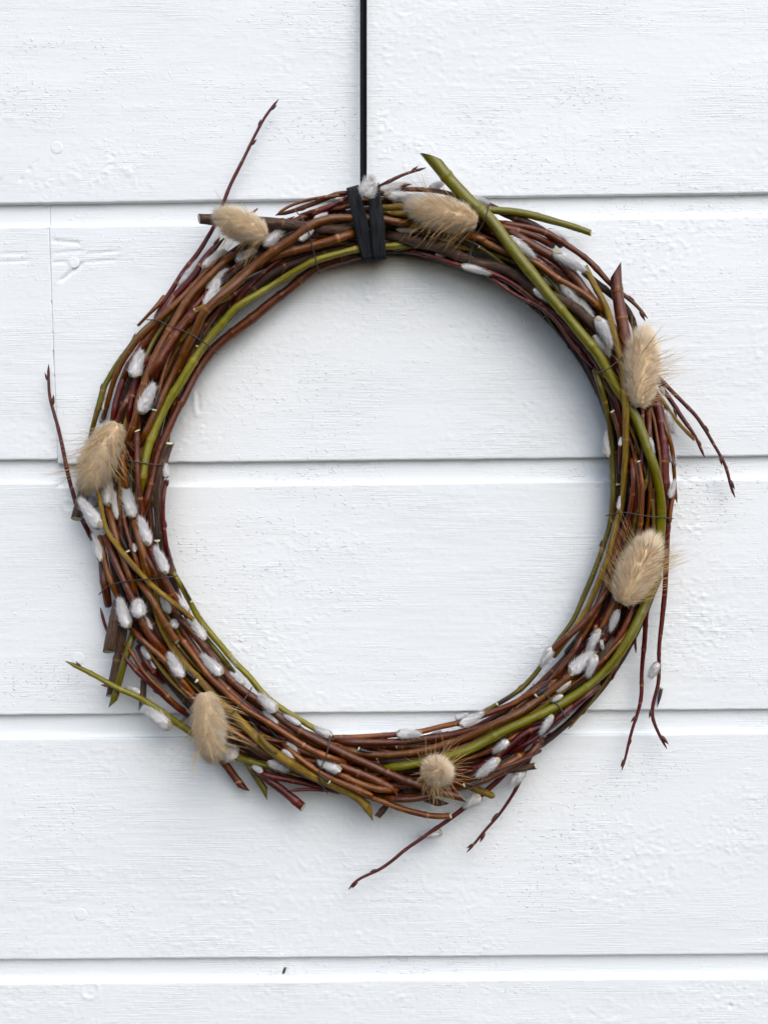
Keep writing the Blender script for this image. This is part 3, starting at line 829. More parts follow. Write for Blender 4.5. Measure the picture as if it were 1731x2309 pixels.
tw('gr', [17, 15.5, 14, 13.5, 13, 13, 12.5, 12, 12.5, 12.5, 11], B(1125, 15, 1250, 170, 1400, 345, 1560, 500) + C(185, 314, 290, 460, 420, 630, 530, 760, 650, 920, 770, 1060, 900, 1220, 1000, 1340) + Dd(440, 150, 520, 290, 600, 410, 665, 500, 720, 640, 780, 800, 835, 960, 870, 1120, 885, 1280, 880, 1400) + E(950, 243, 930, 420, 890, 580, 840, 700, 790, 820, 720, 960, 640, 1090, 530, 1220, 400, 1330, 250, 1430, 120, 1500) + F(1340, 215, 1200, 270, 1050, 360, 950, 415, 850, 455, 700, 495, 600, 512, 480, 538, 340, 550), 'Oh', 0, 1, 105, 'long thick olive green twig with slanted cut top crossing the ring', floor=120)
tw('yl', [8.5, 8.5, 8, 8, 8], C(885, 668, 940, 770, 1000, 890, 1060, 1010, 1100, 1140, 1130, 1280) + Dd(557, 104, 577, 260, 590, 420, 590, 560, 590, 700, 590, 850, 575, 960, 570, 1100, 560, 1240, 540, 1330, 510, 1420) + E(600, 220, 550, 380, 500, 520, 450, 650, 395, 765, 320, 880, 240, 985, 150, 1100), 'fh', 0, 1, 90, 'ochre twig crossing in front of the long green twig', floor=120)
# ---- lower right
tw('br', [8, 9, 9], E(590, 560, 500, 690, 420, 800, 330, 890, 230, 970, 135, 1055), 'hf', floor=110)
tw('or', [8, 8], E(640, 640, 600, 710, 560, 790, 505, 905), floor=110)
tw('dk', [7, 6], E(560, 860, 500, 960, 470, 1090), floor=110)
tw('br', [7, 7], E(390, 900, 340, 1000, 290, 1100, 200, 1200, 120, 1320), floor=110)
tw('bg', [8, 8, 8.5, 8], E(500, 1300, 380, 1410, 250, 1505, 130, 1600) + F(1330, 290, 1200, 400, 1110, 480, 1000, 540, 870, 590), floor=90)
tw('bg', [8, 8, 8], F(1658, 100, 1550, 190, 1450, 290, 1330, 380, 1200, 440), floor=70)
tw('or', [8, 8, 8, 8], E(120, 1290, 20, 1350) + F(1250, 100, 1120, 150, 1000, 195, 870, 240, 720, 270, 590, 300, 430, 325, 250, 335, 0, 340), 'hf', floor=100)
tw('br', [8, 9, 9, 9], F(1300, 165, 1150, 230, 1000, 270, 930, 290, 800, 325, 650, 345, 500, 368, 400, 375, 200, 372, 30, 362) + Gg(1205, 500), floor=105)
tw('or', [9, 10, 10, 9], E(290, 1225, 230, 1285, 130, 1355, 40, 1420) + F(1280, 165, 1150, 225, 1000, 300, 850, 360, 700, 405, 550, 440, 400, 460, 250, 455, 130, 435, 0, 400), 'fh', 0, 1, 75, 'orange-brown twig ending in a catkin on the front of the lower curve', floor=115)
# ---- left side and lower left
tw('br', [11, 11, 10], H(435, 200, 445, 320, 460, 420, 485, 560), floor=80)
tw('gb', [14, 15, 15.5], H(560, 500, 545, 580, 525, 680, 505, 780, 484, 892), 'hf', 0, 1, 90, 'thick grey-brown stub with pale round cut end beside a catkin', floor=120, stiff=0.05)
tw('gb', [15, 16, 16], I(450, 1000, 420, 1090, 385, 1210, 345, 1360), 'hf', 0, 1, 90, 'short thick grey-brown stub below the furry head', floor=90, stiff=0.05)
tw('br', [8, 8, 8, 7], I(850, 630, 850, 700, 845, 800, 850, 920, 860, 1050, 872, 1200, 885, 1340, 900, 1480), 'fh', floor=110)
tw('or', [9, 9], I(725, 820, 735, 920, 742, 1010, 757, 1120), floor=110)
tw('gb', [11, 12, 12, 12, 11], I(1115, 735, 1080, 820, 1060, 900, 1040, 1000, 1028, 1100, 1018, 1200, 1028, 1400, 1050, 1550) + H(905, 130, 930, 230, 965, 340, 985, 440), 'fh', floor=90)
tw('bg', [5, 6, 6], I(1090, 1035, 1070, 1130, 1060, 1280, 1070, 1450, 1092, 1620) + H(945, 240), floor=60)
tw('or', [8, 8, 8], H(420, 20, 450, 200, 480, 320, 520, 420, 560, 510), floor=100)
tw('br', [9, 9, 10, 11, 11], H(450, 20, 500, 130, 550, 260, 600, 370, 650, 480, 700, 570, 730, 660, 790, 760, 860, 850, 940, 940), floor=105)
tw('or', [9, 9, 9, 9], I(608, 1255, 640, 1400, 670, 1520) + H(600, 200, 640, 330, 690, 470), floor=105)
tw('br', [6, 6.5, 6.5], I(720, 1150, 740, 1390, 770, 1500) + H(670, 140, 700, 250, 745, 350), floor=110)
tw('or', [10, 10, 10], I(818, 1360, 850, 1480, 880, 1600) + H(770, 230, 800, 330, 835, 430), floor=115)
tw('br', [8, 8], H(740, 130, 800, 240, 850, 320, 880, 400, 925, 490), floor=105)
tw('br', [9, 10, 10, 10], I(945, 1590) + H(820, 180, 860, 260, 910, 370, 960, 470, 1010, 550, 1050, 610), floor=115)
tw('gr', [6, 8, 8, 8, 8, 7.5], H(930, 240, 960, 290, 1050, 440, 1140, 620, 1230, 740, 1330, 860, 1440, 990, 1560, 1110) + Gg(680, 140, 760, 220, 850, 290, 950, 350, 1080, 430, 1190, 475), nodes=80, floor=80)
tw('dg', [7, 8], H(1180, 760, 1260, 850, 1340, 960, 1420, 1060), floor=70)
tw('or', [9, 9, 9, 8], H(640, 705, 760, 840, 880, 940, 970, 1040, 1030, 1110, 1110, 1225), floor=115)
tw('br', [9, 10, 10, 11, 11, 11, 11], H(945, 580, 1020, 655, 1100, 735, 1180, 825, 1250, 925, 1330, 1030, 1420, 1130, 1540, 1220) + Gg(740, 270, 830, 340, 950, 430, 1080, 500, 1200, 560, 1350, 630, 1450, 670, 1550, 720) + F(452, 618, 600, 670, 750, 720, 880, 748), 'ho', 0, 1, 80, 'long red-brown twig crossing the lower curve to a slanted cut end', floor=110)
tw('br', [10, 11, 11, 11], Gg(870, 520, 1000, 580, 1100, 615, 1206, 660, 1350, 720, 1500, 780, 1625, 848), 'ho', floor=110)
tw('or', [9, 9, 9], Gg(1150, 700, 1300, 760, 1420, 820, 1540, 850, 1650, 850), floor=80)
tw('or', [8, 9, 9, 9, 9], H(980, 725, 1040, 820, 1100, 900, 1150, 965, 1220, 1070, 1330, 1170, 1450, 1290) + Gg(640, 320, 760, 380, 860, 450, 960, 520, 1080, 580, 1200, 640, 1300, 670), floor=115)
tw('yl', [8, 9, 10, 11, 12, 12, 11], H(830, 430, 832, 560, 860, 680, 930, 820, 1000, 930, 1100, 1040, 1200, 1140, 1300, 1260, 1400, 1370) + Gg(470, 270, 560, 370, 650, 450, 740, 540, 830, 610, 950, 690, 1080, 760, 1200, 810, 1330, 870, 1430, 940, 1478, 1010), 'ho', 0, 1, 85, 'long ochre twig with weathered bark and slanted cut end', floor=120)
tw('or', [9, 9, 9], H(695, 355, 770, 440, 830, 540, 880, 640, 940, 740, 992, 818), 'hf', floor=125)
tw('or', [8, 8, 8, 8, 8], Gg(848, 512, 950, 610, 1060, 690, 1200, 770, 1340, 830, 1500, 900) + F(150, 700, 250, 742, 400, 800, 550, 850, 700, 880, 800, 872), 'hf', 0, 1, 70, 'orange-brown twig ending in a square cut end below the ring', floor=115)
tw('yl', [6, 7, 7.5, 7.5, 7], I(520, 1100, 545, 1280, 580, 1430, 640, 1540) + H(530, 80, 600, 170, 680, 260, 750, 340, 800, 400, 880, 460, 980, 540, 1060, 600, 1118, 655), 'hf', 0, 1, 60, 'thin bright ochre twig lying diagonally over the others', floor=130)
tw('yl', [6, 7], Gg(700, 470, 760, 540, 830, 600), floor=130)

# --- catkins (base -> tip), pussy-willow silver
def hairs(root, dirn, length, width, bend, levels=2, hue=None):
    """thin three-sided tapering hairs: root (n,3), unit dir, bend vector added quadratically"""
    n = len(root)
    ref = np.where(np.abs(dirn[:, 2:3]) < 0.9, np.array([[0, 0, 1.0]]), np.array([[1.0, 0, 0]]))
    u = np.cross(dirn, ref)
    u /= np.linalg.norm(u, axis=1)[:, None] + 1e-12
    w = np.cross(dirn, u)
    vs_, hs = [], []
    for l in range(levels):
        f = l / levels
        c = root + dirn * (length * f)[:, None] + bend * (f * f)
        ww = (width * (1 - 0.55 * f))[:, None]
        for a in (0, 2.094, 4.189):
            vs_.append(c + ww * (u * math.cos(a) + w * math.sin(a)))
    vs_.append(root + dirn * length[:, None] + bend)
    V = np.stack(vs_, 1)
    m = V.shape[1]
    base = (np.arange(n) * m)[:, None]
    q, t = [], []
    for l in range(levels - 1):
        for a in range(3):
            q.append(base + np.array([[l * 3 + a, l * 3 + (a + 1) % 3, l * 3 + 3 + (a + 1) % 3, l * 3 + 3 + a]]))
    l = (levels - 1) * 3
    for a in range(3):
        t.append(base + np.array([[l + a, l + (a + 1) % 3, m - 1]]))
    h = np.repeat(hue if hue is not None else rng.random(n), m)
    return V.reshape(-1, 3), np.concatenate(q), np.concatenate(t), h

def join(parts):
    """parts: (verts, quads, tris, hue, mat)"""
    V, Q, T_, Hh, fq, ft, o = [], [], [], [], [], [], 0
    for v, q, t, h, m in parts:
        V.append(v); Hh.append(h)
        if len(q):
            Q.append(np.asarray(q) + o); fq.append(np.full(len(q), m))
        if len(t):
            T_.append(np.asarray(t) + o); ft.append(np.full(len(t), m))
        o += len(v)
    faces = ([np.concatenate(Q)] if Q else []) + ([np.concatenate(T_)] if T_ else [])
    return np.concatenate(V), faces, np.concatenate(fq + ft), np.concatenate(Hh)

def catkin_mesh(kind):
    mid = (0.30, 0.36, 0.25, 0.42)[kind]
    fat = (0.23, 0.205, 0.24, 0.25)[kind]
    xs_ = np.array([0.0, 0.05, 0.12, 0.22, 0.35, 0.5, 0.65, 0.78, 0.88, 0.94, 0.96])
    rs_ = fat * np.sqrt(np.clip(np.where(xs_ < mid, 1 - ((mid - xs_) / (mid + 0.04)) ** 2, 1 - ((xs_ - mid) / (0.97 - mid)) ** 1.15), 0.0005, 1))
    prof = list(zip(xs_, rs_))
    bv, bq = lathe(prof, 10)
    n = 1500
    x = rng.random(n) ** 0.9 * 0.93
    a = rng.random(n) * 2 * math.pi
    pr = np.array(prof)
    rad = np.interp(x, pr[:, 0], pr[:, 1])
    slope = np.interp(x, pr[:, 0], np.gradient(pr[:, 1], pr[:, 0]))
    rd = np.stack([0 * a, np.cos(a), np.sin(a)], -1)
    root = rd * (rad * 0.92)[:, None]
    root[:, 0] = x
    flare = 0.28 + 0.38 * rng.random(n) + (0.25 if kind == 3 else 0)
    dirn = rd * (flare + 0.6 * slope)[:, None] + np.array([[1.0, 0, 0]])
    dirn += rng.normal(0, 0.10, (n, 3))
    dirn /= np.linalg.norm(dirn, axis=1)[:, None]
    ln = 0.12 + 0.17 * rng.random(n)
    wild = rng.random(n) < 0.16
    dirn[wild] += rd[wild] * 0.30
    dirn /= np.linalg.norm(dirn, axis=1)[:, None]
    ln[wild] *= 1.35
    ph_ = rng.uniform(0, 6.28, 4)
    mott = np.sin(2 * a + 7 * x + ph_[0]) + 0.8 * np.sin(5 * a - 4 * x + ph_[1]) + 0.7 * np.sin(13 * x + 3 * a + ph_[2])
    tone = np.clip(0.24 + 0.20 * mott + 0.25 * (rng.random(n) - 0.3), 0, 1)
    hv, hq, ht, hh_ = hairs(root, dirn, ln, np.full(n, 0.006), -rd * 0.03, 2, tone)
    parts = [(bv, bq, np.zeros((0, 3), int), rng.random(len(bv)), 0), (hv, hq, ht, hh_, 1)]
    # two or three dry pale bracts hugging the base
    for bi in range(3):
        a0 = bi * 2.1 + kind
        m, w = 5, 4
        vv = []
        for i in range(m):
            f = i / (m - 1)
            for j in range(w):
                g = (j / (w - 1) - 0.5) * 2
                aa = a0 + g * 0.75 * (1 - f ** 2.2)
                r_ = np.interp(f * 0.2, pr[:, 0], pr[:, 1]) * 1.10 + 0.02 * f * (bi + 1) * (1 + 0.5 * (kind % 2))
                vv.append((f * (0.13 + 0.05 * bi + 0.02 * kind) - 0.03, r_ * math.cos(aa), r_ * math.sin(aa)))
        k = np.arange(m * w).reshape(m, w)
        q = np.stack([k[:-1, :-1], k[:-1, 1:], k[1:, 1:], k[1:, :-1]], -1).reshape(-1, 4)
        parts.append((np.array(vv), q, np.zeros((0, 3), int), np.full(m * w, 0.5), 2))
    v, f, fm, hue = join(parts)
    v[:, 1] += (0.10, -0.05, 0.16, 0.0)[kind] * (v[:, 0] - 0.1) ** 2
    return mesh_data('catkin', v, f, [M_CATCORE, M_CATFUR, M_BRACT], fm, None, {'hue': hue})
CATS = [catkin_mesh(k) for k in range(4)]

sv, sq = lathe([(0, 0.13), (0.05, 0.17), (0.25, 0.19), (0.5, 0.165), (0.75, 0.10), (0.92, 0.04), (1.0, 0.002)], 10)
sv[:, 1] += 0.16 * sv[:, 0] ** 2
sv[:, 2] *= 0.75
rv, rq = lathe([(-0.07, 0.13), (-0.05, 0.18), (0.0, 0.19), (0.02, 0.16)], 10)
v_, f_, fm_, hu_ = join([(sv, sq, np.zeros((0, 3), int), np.zeros(len(sv)), 0), (rv, rq, np.zeros((0, 3), int), np.zeros(len(rv)), 1)])
SCALE_ME = mesh_data('bud_scale', v_, f_, [M_SCALE, M_CUT], fm_)

def nearest_twig(x, y):
    best, bo, bz = 1e18, None, 0
    for o, P, z, r in TWIGS:
        d = np.hypot(P[:, 0] - x, P[:, 1] - y)
        i = int(np.argmin(d))
        q = d[i] - 0.15 * z[i]
        if q < best:
            best, bo, bz = q, o, z[i]
    return bo, bz

HF_FRONT = HF.copy()
def hmax(px, py, rad, src):
    i, j = hidx(px, py)
    n = max(1, int(rad / HG))
    return float(np.max(src[i - n:i + n + 1, j - n:j + n + 1]))
def hmean(px, py, rad, src):
    i, j = hidx(px, py)
    n = max(1, int(rad / HG))
    return float(np.percentile(src[i - n:i + n + 1, j - n:j + n + 1], 72))
CAT_N = [0]
def place(me, name, p0, p1, w, behind, lift, z, roll):
    L = math.hypot(p1[0] - p0[0], p1[1] - p0[1])
    mx, my = (p0[0] + p1[0]) / 2, (p0[1] + p1[1]) / 2
    tw_o, tw_z = nearest_twig(*p0)
    zc = hmean(mx, my, w * 0.45, HF_FRONT)
    zc = zc + w * (0.22 if not behind else -behind)
    if z is not None and z > 100:
        zc = z
    elif z is not None:
        zc = tw_z - 10                       # sits on the far side of its twig
    elif not behind:
        zc = max(zc, tw_z - 2)               # a catkin never drops off its twig
    zc = max(zc, w * 0.45)
    o = link(name, me)
    orient(o, pos(p0[0], p0[1], zc), pos(p1[0], p1[1], zc + lift + 0.06 * L), w * S * (1 - zc * S / D) / 0.58, roll)
    under(o, tw_o)
    return o
def cats(fr, *rows):
    for row in rows:
        x0, y0, x1, y1 = row[:4]
        kw = row[4] if len(row) > 4 else {}
        (p0,), (p1,) = fr(x0, y0), fr(x1, y1)
        L = math.hypot(p1[0] - p0[0], p1[1] - p0[1])
        w = kw.get('w', min(27, max(0.44 * L, 12))) * 0.98
        k = kw.get('k', CAT_N[0] % 3)
        CAT_N[0] += 1
        place(CATS[k], 'catkin', p0, p1, w, kw.get('b', 0), kw.get('lift', 0), kw.get('z'), random.uniform(0, 6.28))
b1, b2 = {'b': 0.35}, {'b': 0.8}
cats(A, (805, 850, 1000, 700), (550, 1000, 720, 890, {'w': 30, 'b': .4}), (1130, 790, 1262, 718, b1), (262, 1425, 390, 1195, {'w': 26}), (270, 1245, 450, 1075, {'w': 23, 'b': .3}),
     (238, 1055, 412, 885, {'w': 19}), (10, 1215, 235, 955, {'w': 18, 'b': .3}), (1275, 600, 1390, 548, b1))
cats(B, (500, 390, 600, 205, {'w': 40, 'lift': 14, 'k': 0, 'z': 132}), (640, 335, 885, 262, {'w': 22}), (695, 372, 985, 395, {'w': 27}), (1165, 925, 1250, 945, {'w': 9}),
     (1410, 1035, 1658, 1095, {'w': 18, 'b': .3}), (1500, 395, 1650, 450, {'w': 20, 'z': 60}), (1120, 320, 1240, 250, {'w': 20, 'z': 70}), (800, 690, 980, 700, {'w': 14, 'b': .4}))
cats(C, (325, 448, 505, 585, {'w': 24}), (655, 558, 862, 695, {'w': 28}), (715, 785, 862, 970, {'w': 28}), (840, 900, 935, 1040, {'w': 22, 'b': .4}), (975, 1050, 1095, 1245, {'w': 28}),
     (580, 745, 690, 815, b2), (505, 835, 612, 915, b1), (955, 1185, 1075, 1310, b1), (615, 395, 745, 465, {'w': 18, 'z': 60}), (60, 150, 165, 200, {'w': 16, 'z': 60}))
cats(Dd, (445, 850, 425, 640, {'w': 22}), (905, 440, 985, 640, {'w': 26, 'z': 60}), (790, 690, 815, 830, {'w': 14, 'b': .4}), (945, 790, 985, 910, {'w': 22, 'z': 55}),
     (955, 1190, 990, 1050, {'w': 15}), (880, 265, 905, 330, {'w': 12}), (530, 1290, 535, 1180, {'w': 10, 'b': .4}), (540, 760, 545, 690, {'w': 9}))
cats(E, (505, 895, 412, 1055, {'w': 27}), (285, 1225, 418, 1058, {'w': 30}), (475, 1085, 402, 1235, {'w': 24}), (640, 745, 578, 895, {'w': 21}), (150, 1025, 58, 1150, {'w': 24}),
     (945, 1135, 878, 1250, {'w': 20, 'k': 3}), (150, 1535, 58, 1665, {'w': 20}), (280, 1270, 195, 1355, b1), (500, 960, 528, 1035, b1), (225, 1385, 150, 1430, {'w': 13}))
cats(F, (865, 255, 1015, 195, {'w': 23}), (435, 318, 588, 308, {'w': 24}), (1130, 485, 985, 600, {'w': 27}), (1300, 560, 1200, 672, {'w': 24, 'k': 3}), (1000, 735, 895, 815, {'w': 28}),
     (740, 985, 590, 1005, {'w': 24, 'z': 45}), (1192, 365, 1092, 435, {'w': 22}), (835, 212, 912, 188, {'w': 14, 'b': .3}), (740, 300, 660, 322, {'w': 9, 'b': .3}))
cats(Gg, (825, 310, 705, 222, {'w': 28}), (605, 135, 515, 62, {'w': 16, 'b': .4}), (988, 405, 885, 348, {'w': 15}), (1200, 478, 1085, 440, {'w': 20}), (552, 630, 445, 545, {'w': 42}),
     (765, 655, 905, 705, {'w': 25}), (1260, 715, 1115, 672, {'w': 22}), (730, 725, 665, 690, {'w': 14}), (1000, 595, 905, 535, {'w': 13, 'b': .3}), (835, 400, 755, 312, {'w': 17, 'b': .3}),
     (955, 630, 870, 585, {'w': 14, 'b': .4}))
cats(H, (945, 1465, 758, 1312, {'w': 36}), (1325, 1065, 1185, 925, {'w': 28}), (1035, 1085, 928, 925, {'w': 27}), (735, 1205, 632, 1165, {'w': 13, 'k': 3}), (625, 712, 560, 512, {'w': 30}),
     (712, 642, 700, 510, {'w': 30, 'k': 3}), (942, 605, 875, 495, {'w': 20}), (975, 722, 972, 655, {'w': 19, 'k': 3}), (1198, 808, 1095, 655, {'w': 27}), (1080, 605, 990, 475, {'w': 21, 'b': .35}),
     (425, 215, 385, 25, {'w': 19}), (915, 308, 842, 122, {'w': 24}), (800, 950, 735, 865, {'w': 20, 'b': .5}), (1490, 1145, 1395, 1062, {'w': 18, 'b': .5}), (1455, 1015, 1375, 905, {'w': 15, 'b': .5}),
     (800, 740, 760, 640, {'w': 16, 'b': .6}), (690, 140, 670, 90, {'w': 10, 'b': .3}), (835, 1020, 790, 940, b2), (1010, 1420, 1060, 1380, b1))
cats(I, (810, 185, 885, -15, {'w': 31}), (872, 485, 975, 262, {'w': 32}), (602, 1255, 608, 1022, {'w': 30}), (822, 1350, 755, 1120, {'w': 34}), (548, 1435, 370, 1220, {'w': 32}),
     (510, 1260, 445, 1170, {'w': 22, 'b': .3}), (690, 1365, 655, 1150, {'w': 20, 'b': .3}), (945, 1582, 862, 1355, {'w': 27}), (1085, 1025, 1092, 915, {'w': 16}), (555, 460, 590, 335, {'w': 12, 'z': 60}),
     (830, 1640, 815, 1580, {'w': 8}), (540, 560, 560, 480, {'w': 9, 'z': 60}))
def scales(fr, *rows):
    for x0, y0, x1, y1, w in rows:
        (p0,), (p1,) = fr(x0, y0), fr(x1, y1)
        place(SCALE_ME, 'bud_scale', p0, p1, w * 1.15, -0.25, 0, None, random.uniform(-0.5, 0.5))
scales(I, (1012, 1540, 1000, 1320, 18), (765, 1630, 688, 1465, 17), (990, 455, 1025, 285, 16))
scales(H, (1135, 1110, 985, 978, 15), (1098, 515, 1018, 365, 9), (712, 510, 685, 425, 13))
scales(Gg, (718, 485, 638, 365, 14), (855, 520, 738, 395, 17), (1178, 795, 1105, 735, 15), (1385, 570, 1480, 600, 13))
scales(A, (605, 1180, 825, 1062, 18))
scales(J, (905, 1215, 965, 1030, 14))
scales(F, (1385, 55, 1470, -15, 15), (1120, 112, 1250, 30, 12), (895, 665, 1020, 628, 14))
scales(E, (30, 1385, 142, 1250, 15), (962, 1335, 930, 1478, 15))
scales(C, (585, 1040, 530, 975, 17), (95, 520, 40, 480, 11))

# --- binding wires over the bundle
def wire(pts):
    P, t = spline(pts, 3.0, 0)
    n = len(P)
    z = np.array([rest(x, y, 2.0) for x, y in P])
    for i in range(1, n):
        z[i] = max(z[i], z[i - 1] - 0.5 * (t[i] - t[i - 1]))
    for i in range(n - 2, -1, -1):
        z[i] = max(z[i], z[i + 1] - 0.5 * (t[i + 1] - t[i]))
    z = smooth1(z, 4) + 1.0
    P = P + smooth1(rng.normal(0, 1, 2 * n), 6).reshape(n, 2) * 1.2
    # both ends bend back round the bundle
    tn0, tn1 = P[0] - P[4], P[-1] - P[-5]
    tn0, tn1 = tn0 / np.linalg.norm(tn0), tn1 / np.linalg.norm(tn1)
    a = [(P[0] + tn0 * d, z[0] - e) for d, e in ((3, 40), (4, 26), (3.5, 12), (2, 4))]
    b = [(P[-1] + tn1 * d, z[-1] - e) for d, e in ((2, 4), (3.5, 12), (4, 26), (3, 40))]
    PP = np.concatenate([[q[0] for q in a], P, [q[0] for q in b]])
    ZZ = np.maximum(np.concatenate([[q[1] for q in a], z, [q[1] for q in b]]), 3)
    o = tube('binding_wire', pos(PP[:, 0], PP[:, 1], ZZ), np.full(len(PP), 1.35 * S), [M_WIRE], None, 'h', 'h', None, 6)
    under(o, wreath)
for w_ in (A(1105, 515, 1200, 650, 1260, 850, 1320, 1090), C(170, 210, 150, 290, 60, 480, 10, 680), C(1285, 1245, 1150, 1360, 1020, 1450, 975, 1462),
           Dd(440, 1335, 560, 1310, 700, 1330, 850, 1350, 970, 1360), E(15, 1310, 120, 1400, 200, 1470, 242, 1545), Gg(1190, 490, 1160, 620, 1110, 760, 1165, 862),
           Gg(655, 160, 590, 250, 515, 335), H(985, 330, 800, 350, 600, 370, 470, 410, 420, 455), I(770, 878, 900, 900, 1075, 920), J(500, 1000, 560, 1000, 650, 1040, 850, 1120, 1000, 1220, 1060, 1275)):
    wire(w_)

# --- dried bunny-tail grass heads
def tail(p0, p1, w, z0=None, z1=None, n=12500, nawn=70, label=None, awn_dir=(0, 0), flat=0.85):
    """p0 = blunt base, p1 = soft tip (photograph pixels)"""
    mx, my = (p0[0] + p1[0]) / 2, (p0[1] + p1[1]) / 2
    hz = hmax(mx, my, w * 0.30, HF_FRONT)
    if z0 is None:
        z0 = hz + w * 0.22
    if z1 is None:
        z1 = z0 + 8
    W0, W1 = pos(p0[0], p0[1], z0), pos(p1[0], p1[1], z1)
    ax = W1 - W0
    L = float(np.linalg.norm(ax))
    ax = ax / L
    W0 = W0 + ax * L * 0.03
    L *= 0.86
    side = np.cross(ax, [0, -1.0, 0])
    side /= np.linalg.norm(side)
    out = np.cross(side, ax)
    M = np.stack([ax, side, out])                 # rows: local x,y,z in world
    rw = w * S * 0.53
    prof = np.array([(0.0, 0.30), (0.05, 0.58), (0.15, 0.80), (0.32, 0.94), (0.5, 1.0), (0.68, 0.96), (0.84, 0.82), (0.94, 0.60), (1.0, 0.26)])
    core = [(x * L * 0.94 + 0.02 * L, r_ * rw * 0.52) for x, r_ in prof]
    core = [(core[0][0], 1e-5)] + core + [(core[-1][0] + 1e-4, 1e-5)]
    cv, cq = lathe(core, 14)
    x = rng.random(n)
    a = rng.random(n) * 2 * math.pi
    pr = np.interp(x, prof[:, 0], prof[:, 1])
    rd = np.stack([0 * a, np.cos(a), np.sin(a) * flat], -1)
    capn = n // 7                                   # cover the soft tip as well
    x[:capn] = 0.90 + 0.10 * rng.random(capn)
    pr = np.interp(x, prof[:, 0], prof[:, 1])
    fr_ = np.ones(n)
    fr_[:capn] = np.sqrt(rng.random(capn))
    root = rd * (pr * rw * 0.50 * fr_)[:, None]
    root[:, 0] = x * L * 0.96
    # the hair tip lands on (or a bit past) the outline, further towards the soft end
    reach = np.clip(rng.normal(0.98, 0.12, n), 0.6, 1.35)
    tip = rd * (pr * rw * reach * fr_)[:, None]
    tip[:, 0] = x * L * 0.96 + L * (0.045 + 0.06 * x) * rng.normal(1, 0.35, n) + np.clip(x - 0.86, 0, 1) * L * 0.75 - np.clip(0.1 - x, 0, 1) * L * 0.4
    # tufts: hairs lean to the nearest guide
    ng = 150
    gi = rng.integers(0, n, ng)
    key = np.stack([x * L * 1.2, np.cos(a) * pr * rw, np.sin(a) * pr * rw], -1)
    near = np.argmin(((key[:, None, :] - key[gi][None]) ** 2).sum(-1), 1)
    tip = tip * 0.74 + tip[gi][near] * 0.26 + rng.normal(0, rw * 0.07, (n, 3))
    d = tip - root
    ln = np.linalg.norm(d, axis=1)
    d /= ln[:, None]
    bend = np.stack([ln * 0.10, rng.normal(0, 0.05, n) * ln, rng.normal(0, 0.05, n) * ln], -1)
    tone = np.clip(0.55 * rng.random(n) + 0.45 * rng.random(ng)[near], 0, 1)
    hv, hq, ht, hh_ = hairs(root, d, ln, np.full(n, 0.000055), bend, 2, tone)
    v, f, fm, hue = join([(cv, cq, np.zeros((0, 3), int), np.zeros(len(cv)), 0), (hv, hq, ht, hh_, 1)])
    o = link('bunny_tail_head', mesh_data('bunny_tail_head', v @ M + W0, f, [M_TAILCORE, M_TAIL], fm, None, {'hue': hue}))
    under(o, wreath)
    o['label'] = label
    # long bristles
    m = int(nawn * 1.4)
    x = rng.random(m) * 0.9
    a = rng.random(m) * 2 * math.pi
    pr = np.interp(x, prof[:, 0], prof[:, 1])
    rd = np.stack([0 * a, np.cos(a), np.sin(a)], -1)
    root = rd * (pr * rw * 0.55)[:, None]
    root[:, 0] = x * L
    d = rd + np.stack([0.35 + 0.4 * rng.random(m), rng.normal(0, 0.15, m), rng.normal(0, 0.15, m)], -1)
    d = d + np.array([np.dot(M[0], [awn_dir[0], 0, -awn_dir[1]]), np.dot(M[1], [awn_dir[0], 0, -awn_dir[1]]), 0.0])
    d /= np.linalg.norm(d, axis=1)[:, None]
    ln = rw * rng.uniform(1.1, 2.3, m)
    bend = rng.normal(0, 0.12, (m, 3)) * ln[:, None]
    hv, hq, ht, hh_ = hairs(root, d, ln, np.full(m, 0.00013), bend, 4)
    W = hv @ M + W0
    W[:, 1] = np.minimum(W[:, 1], -0.0015)
    o2 = link('awns', mesh_data('awns', W, [hq, ht], [M_AWN], None, None, {'hue': hh_}))
    o2['kind'] = 'stuff'
    under(o2, o)
tail((604, 536), (486, 482), 74, label='loose beige furry grass head by the grey-brown cut twig', awn_dir=(-0.2, 0.9), nawn=60)
tail((1080, 503), (918, 464), 76, label='plump beige furry grass head beside the black ribbon', awn_dir=(-0.4, 0.6), nawn=110)
tail((1441, 924), (1452, 738), 82, label='beige furry grass head tapering upward below the pointed thick twig', awn_dir=(0.5, 0.1), nawn=110)
tail((1398, 1366), (1474, 1206), 91, label='large brownish beige furry grass head with many bristles', awn_dir=(-0.1, -0.2), nawn=190)
tail((958, 1738), (1012, 1740), 70, z0=92, z1=160, label='small round beige furry grass head seen end on', nawn=85)
tail((462, 1556), (481, 1716), 78, label='upright oblong beige furry grass head above the red stubs', awn_dir=(0.5, 0.1), nawn=90)
tail((270, 950), (188, 1108), 92, label='cream furry grass head next to the upright burgundy twig', awn_dir=(0.2, 0.2), nawn=110)

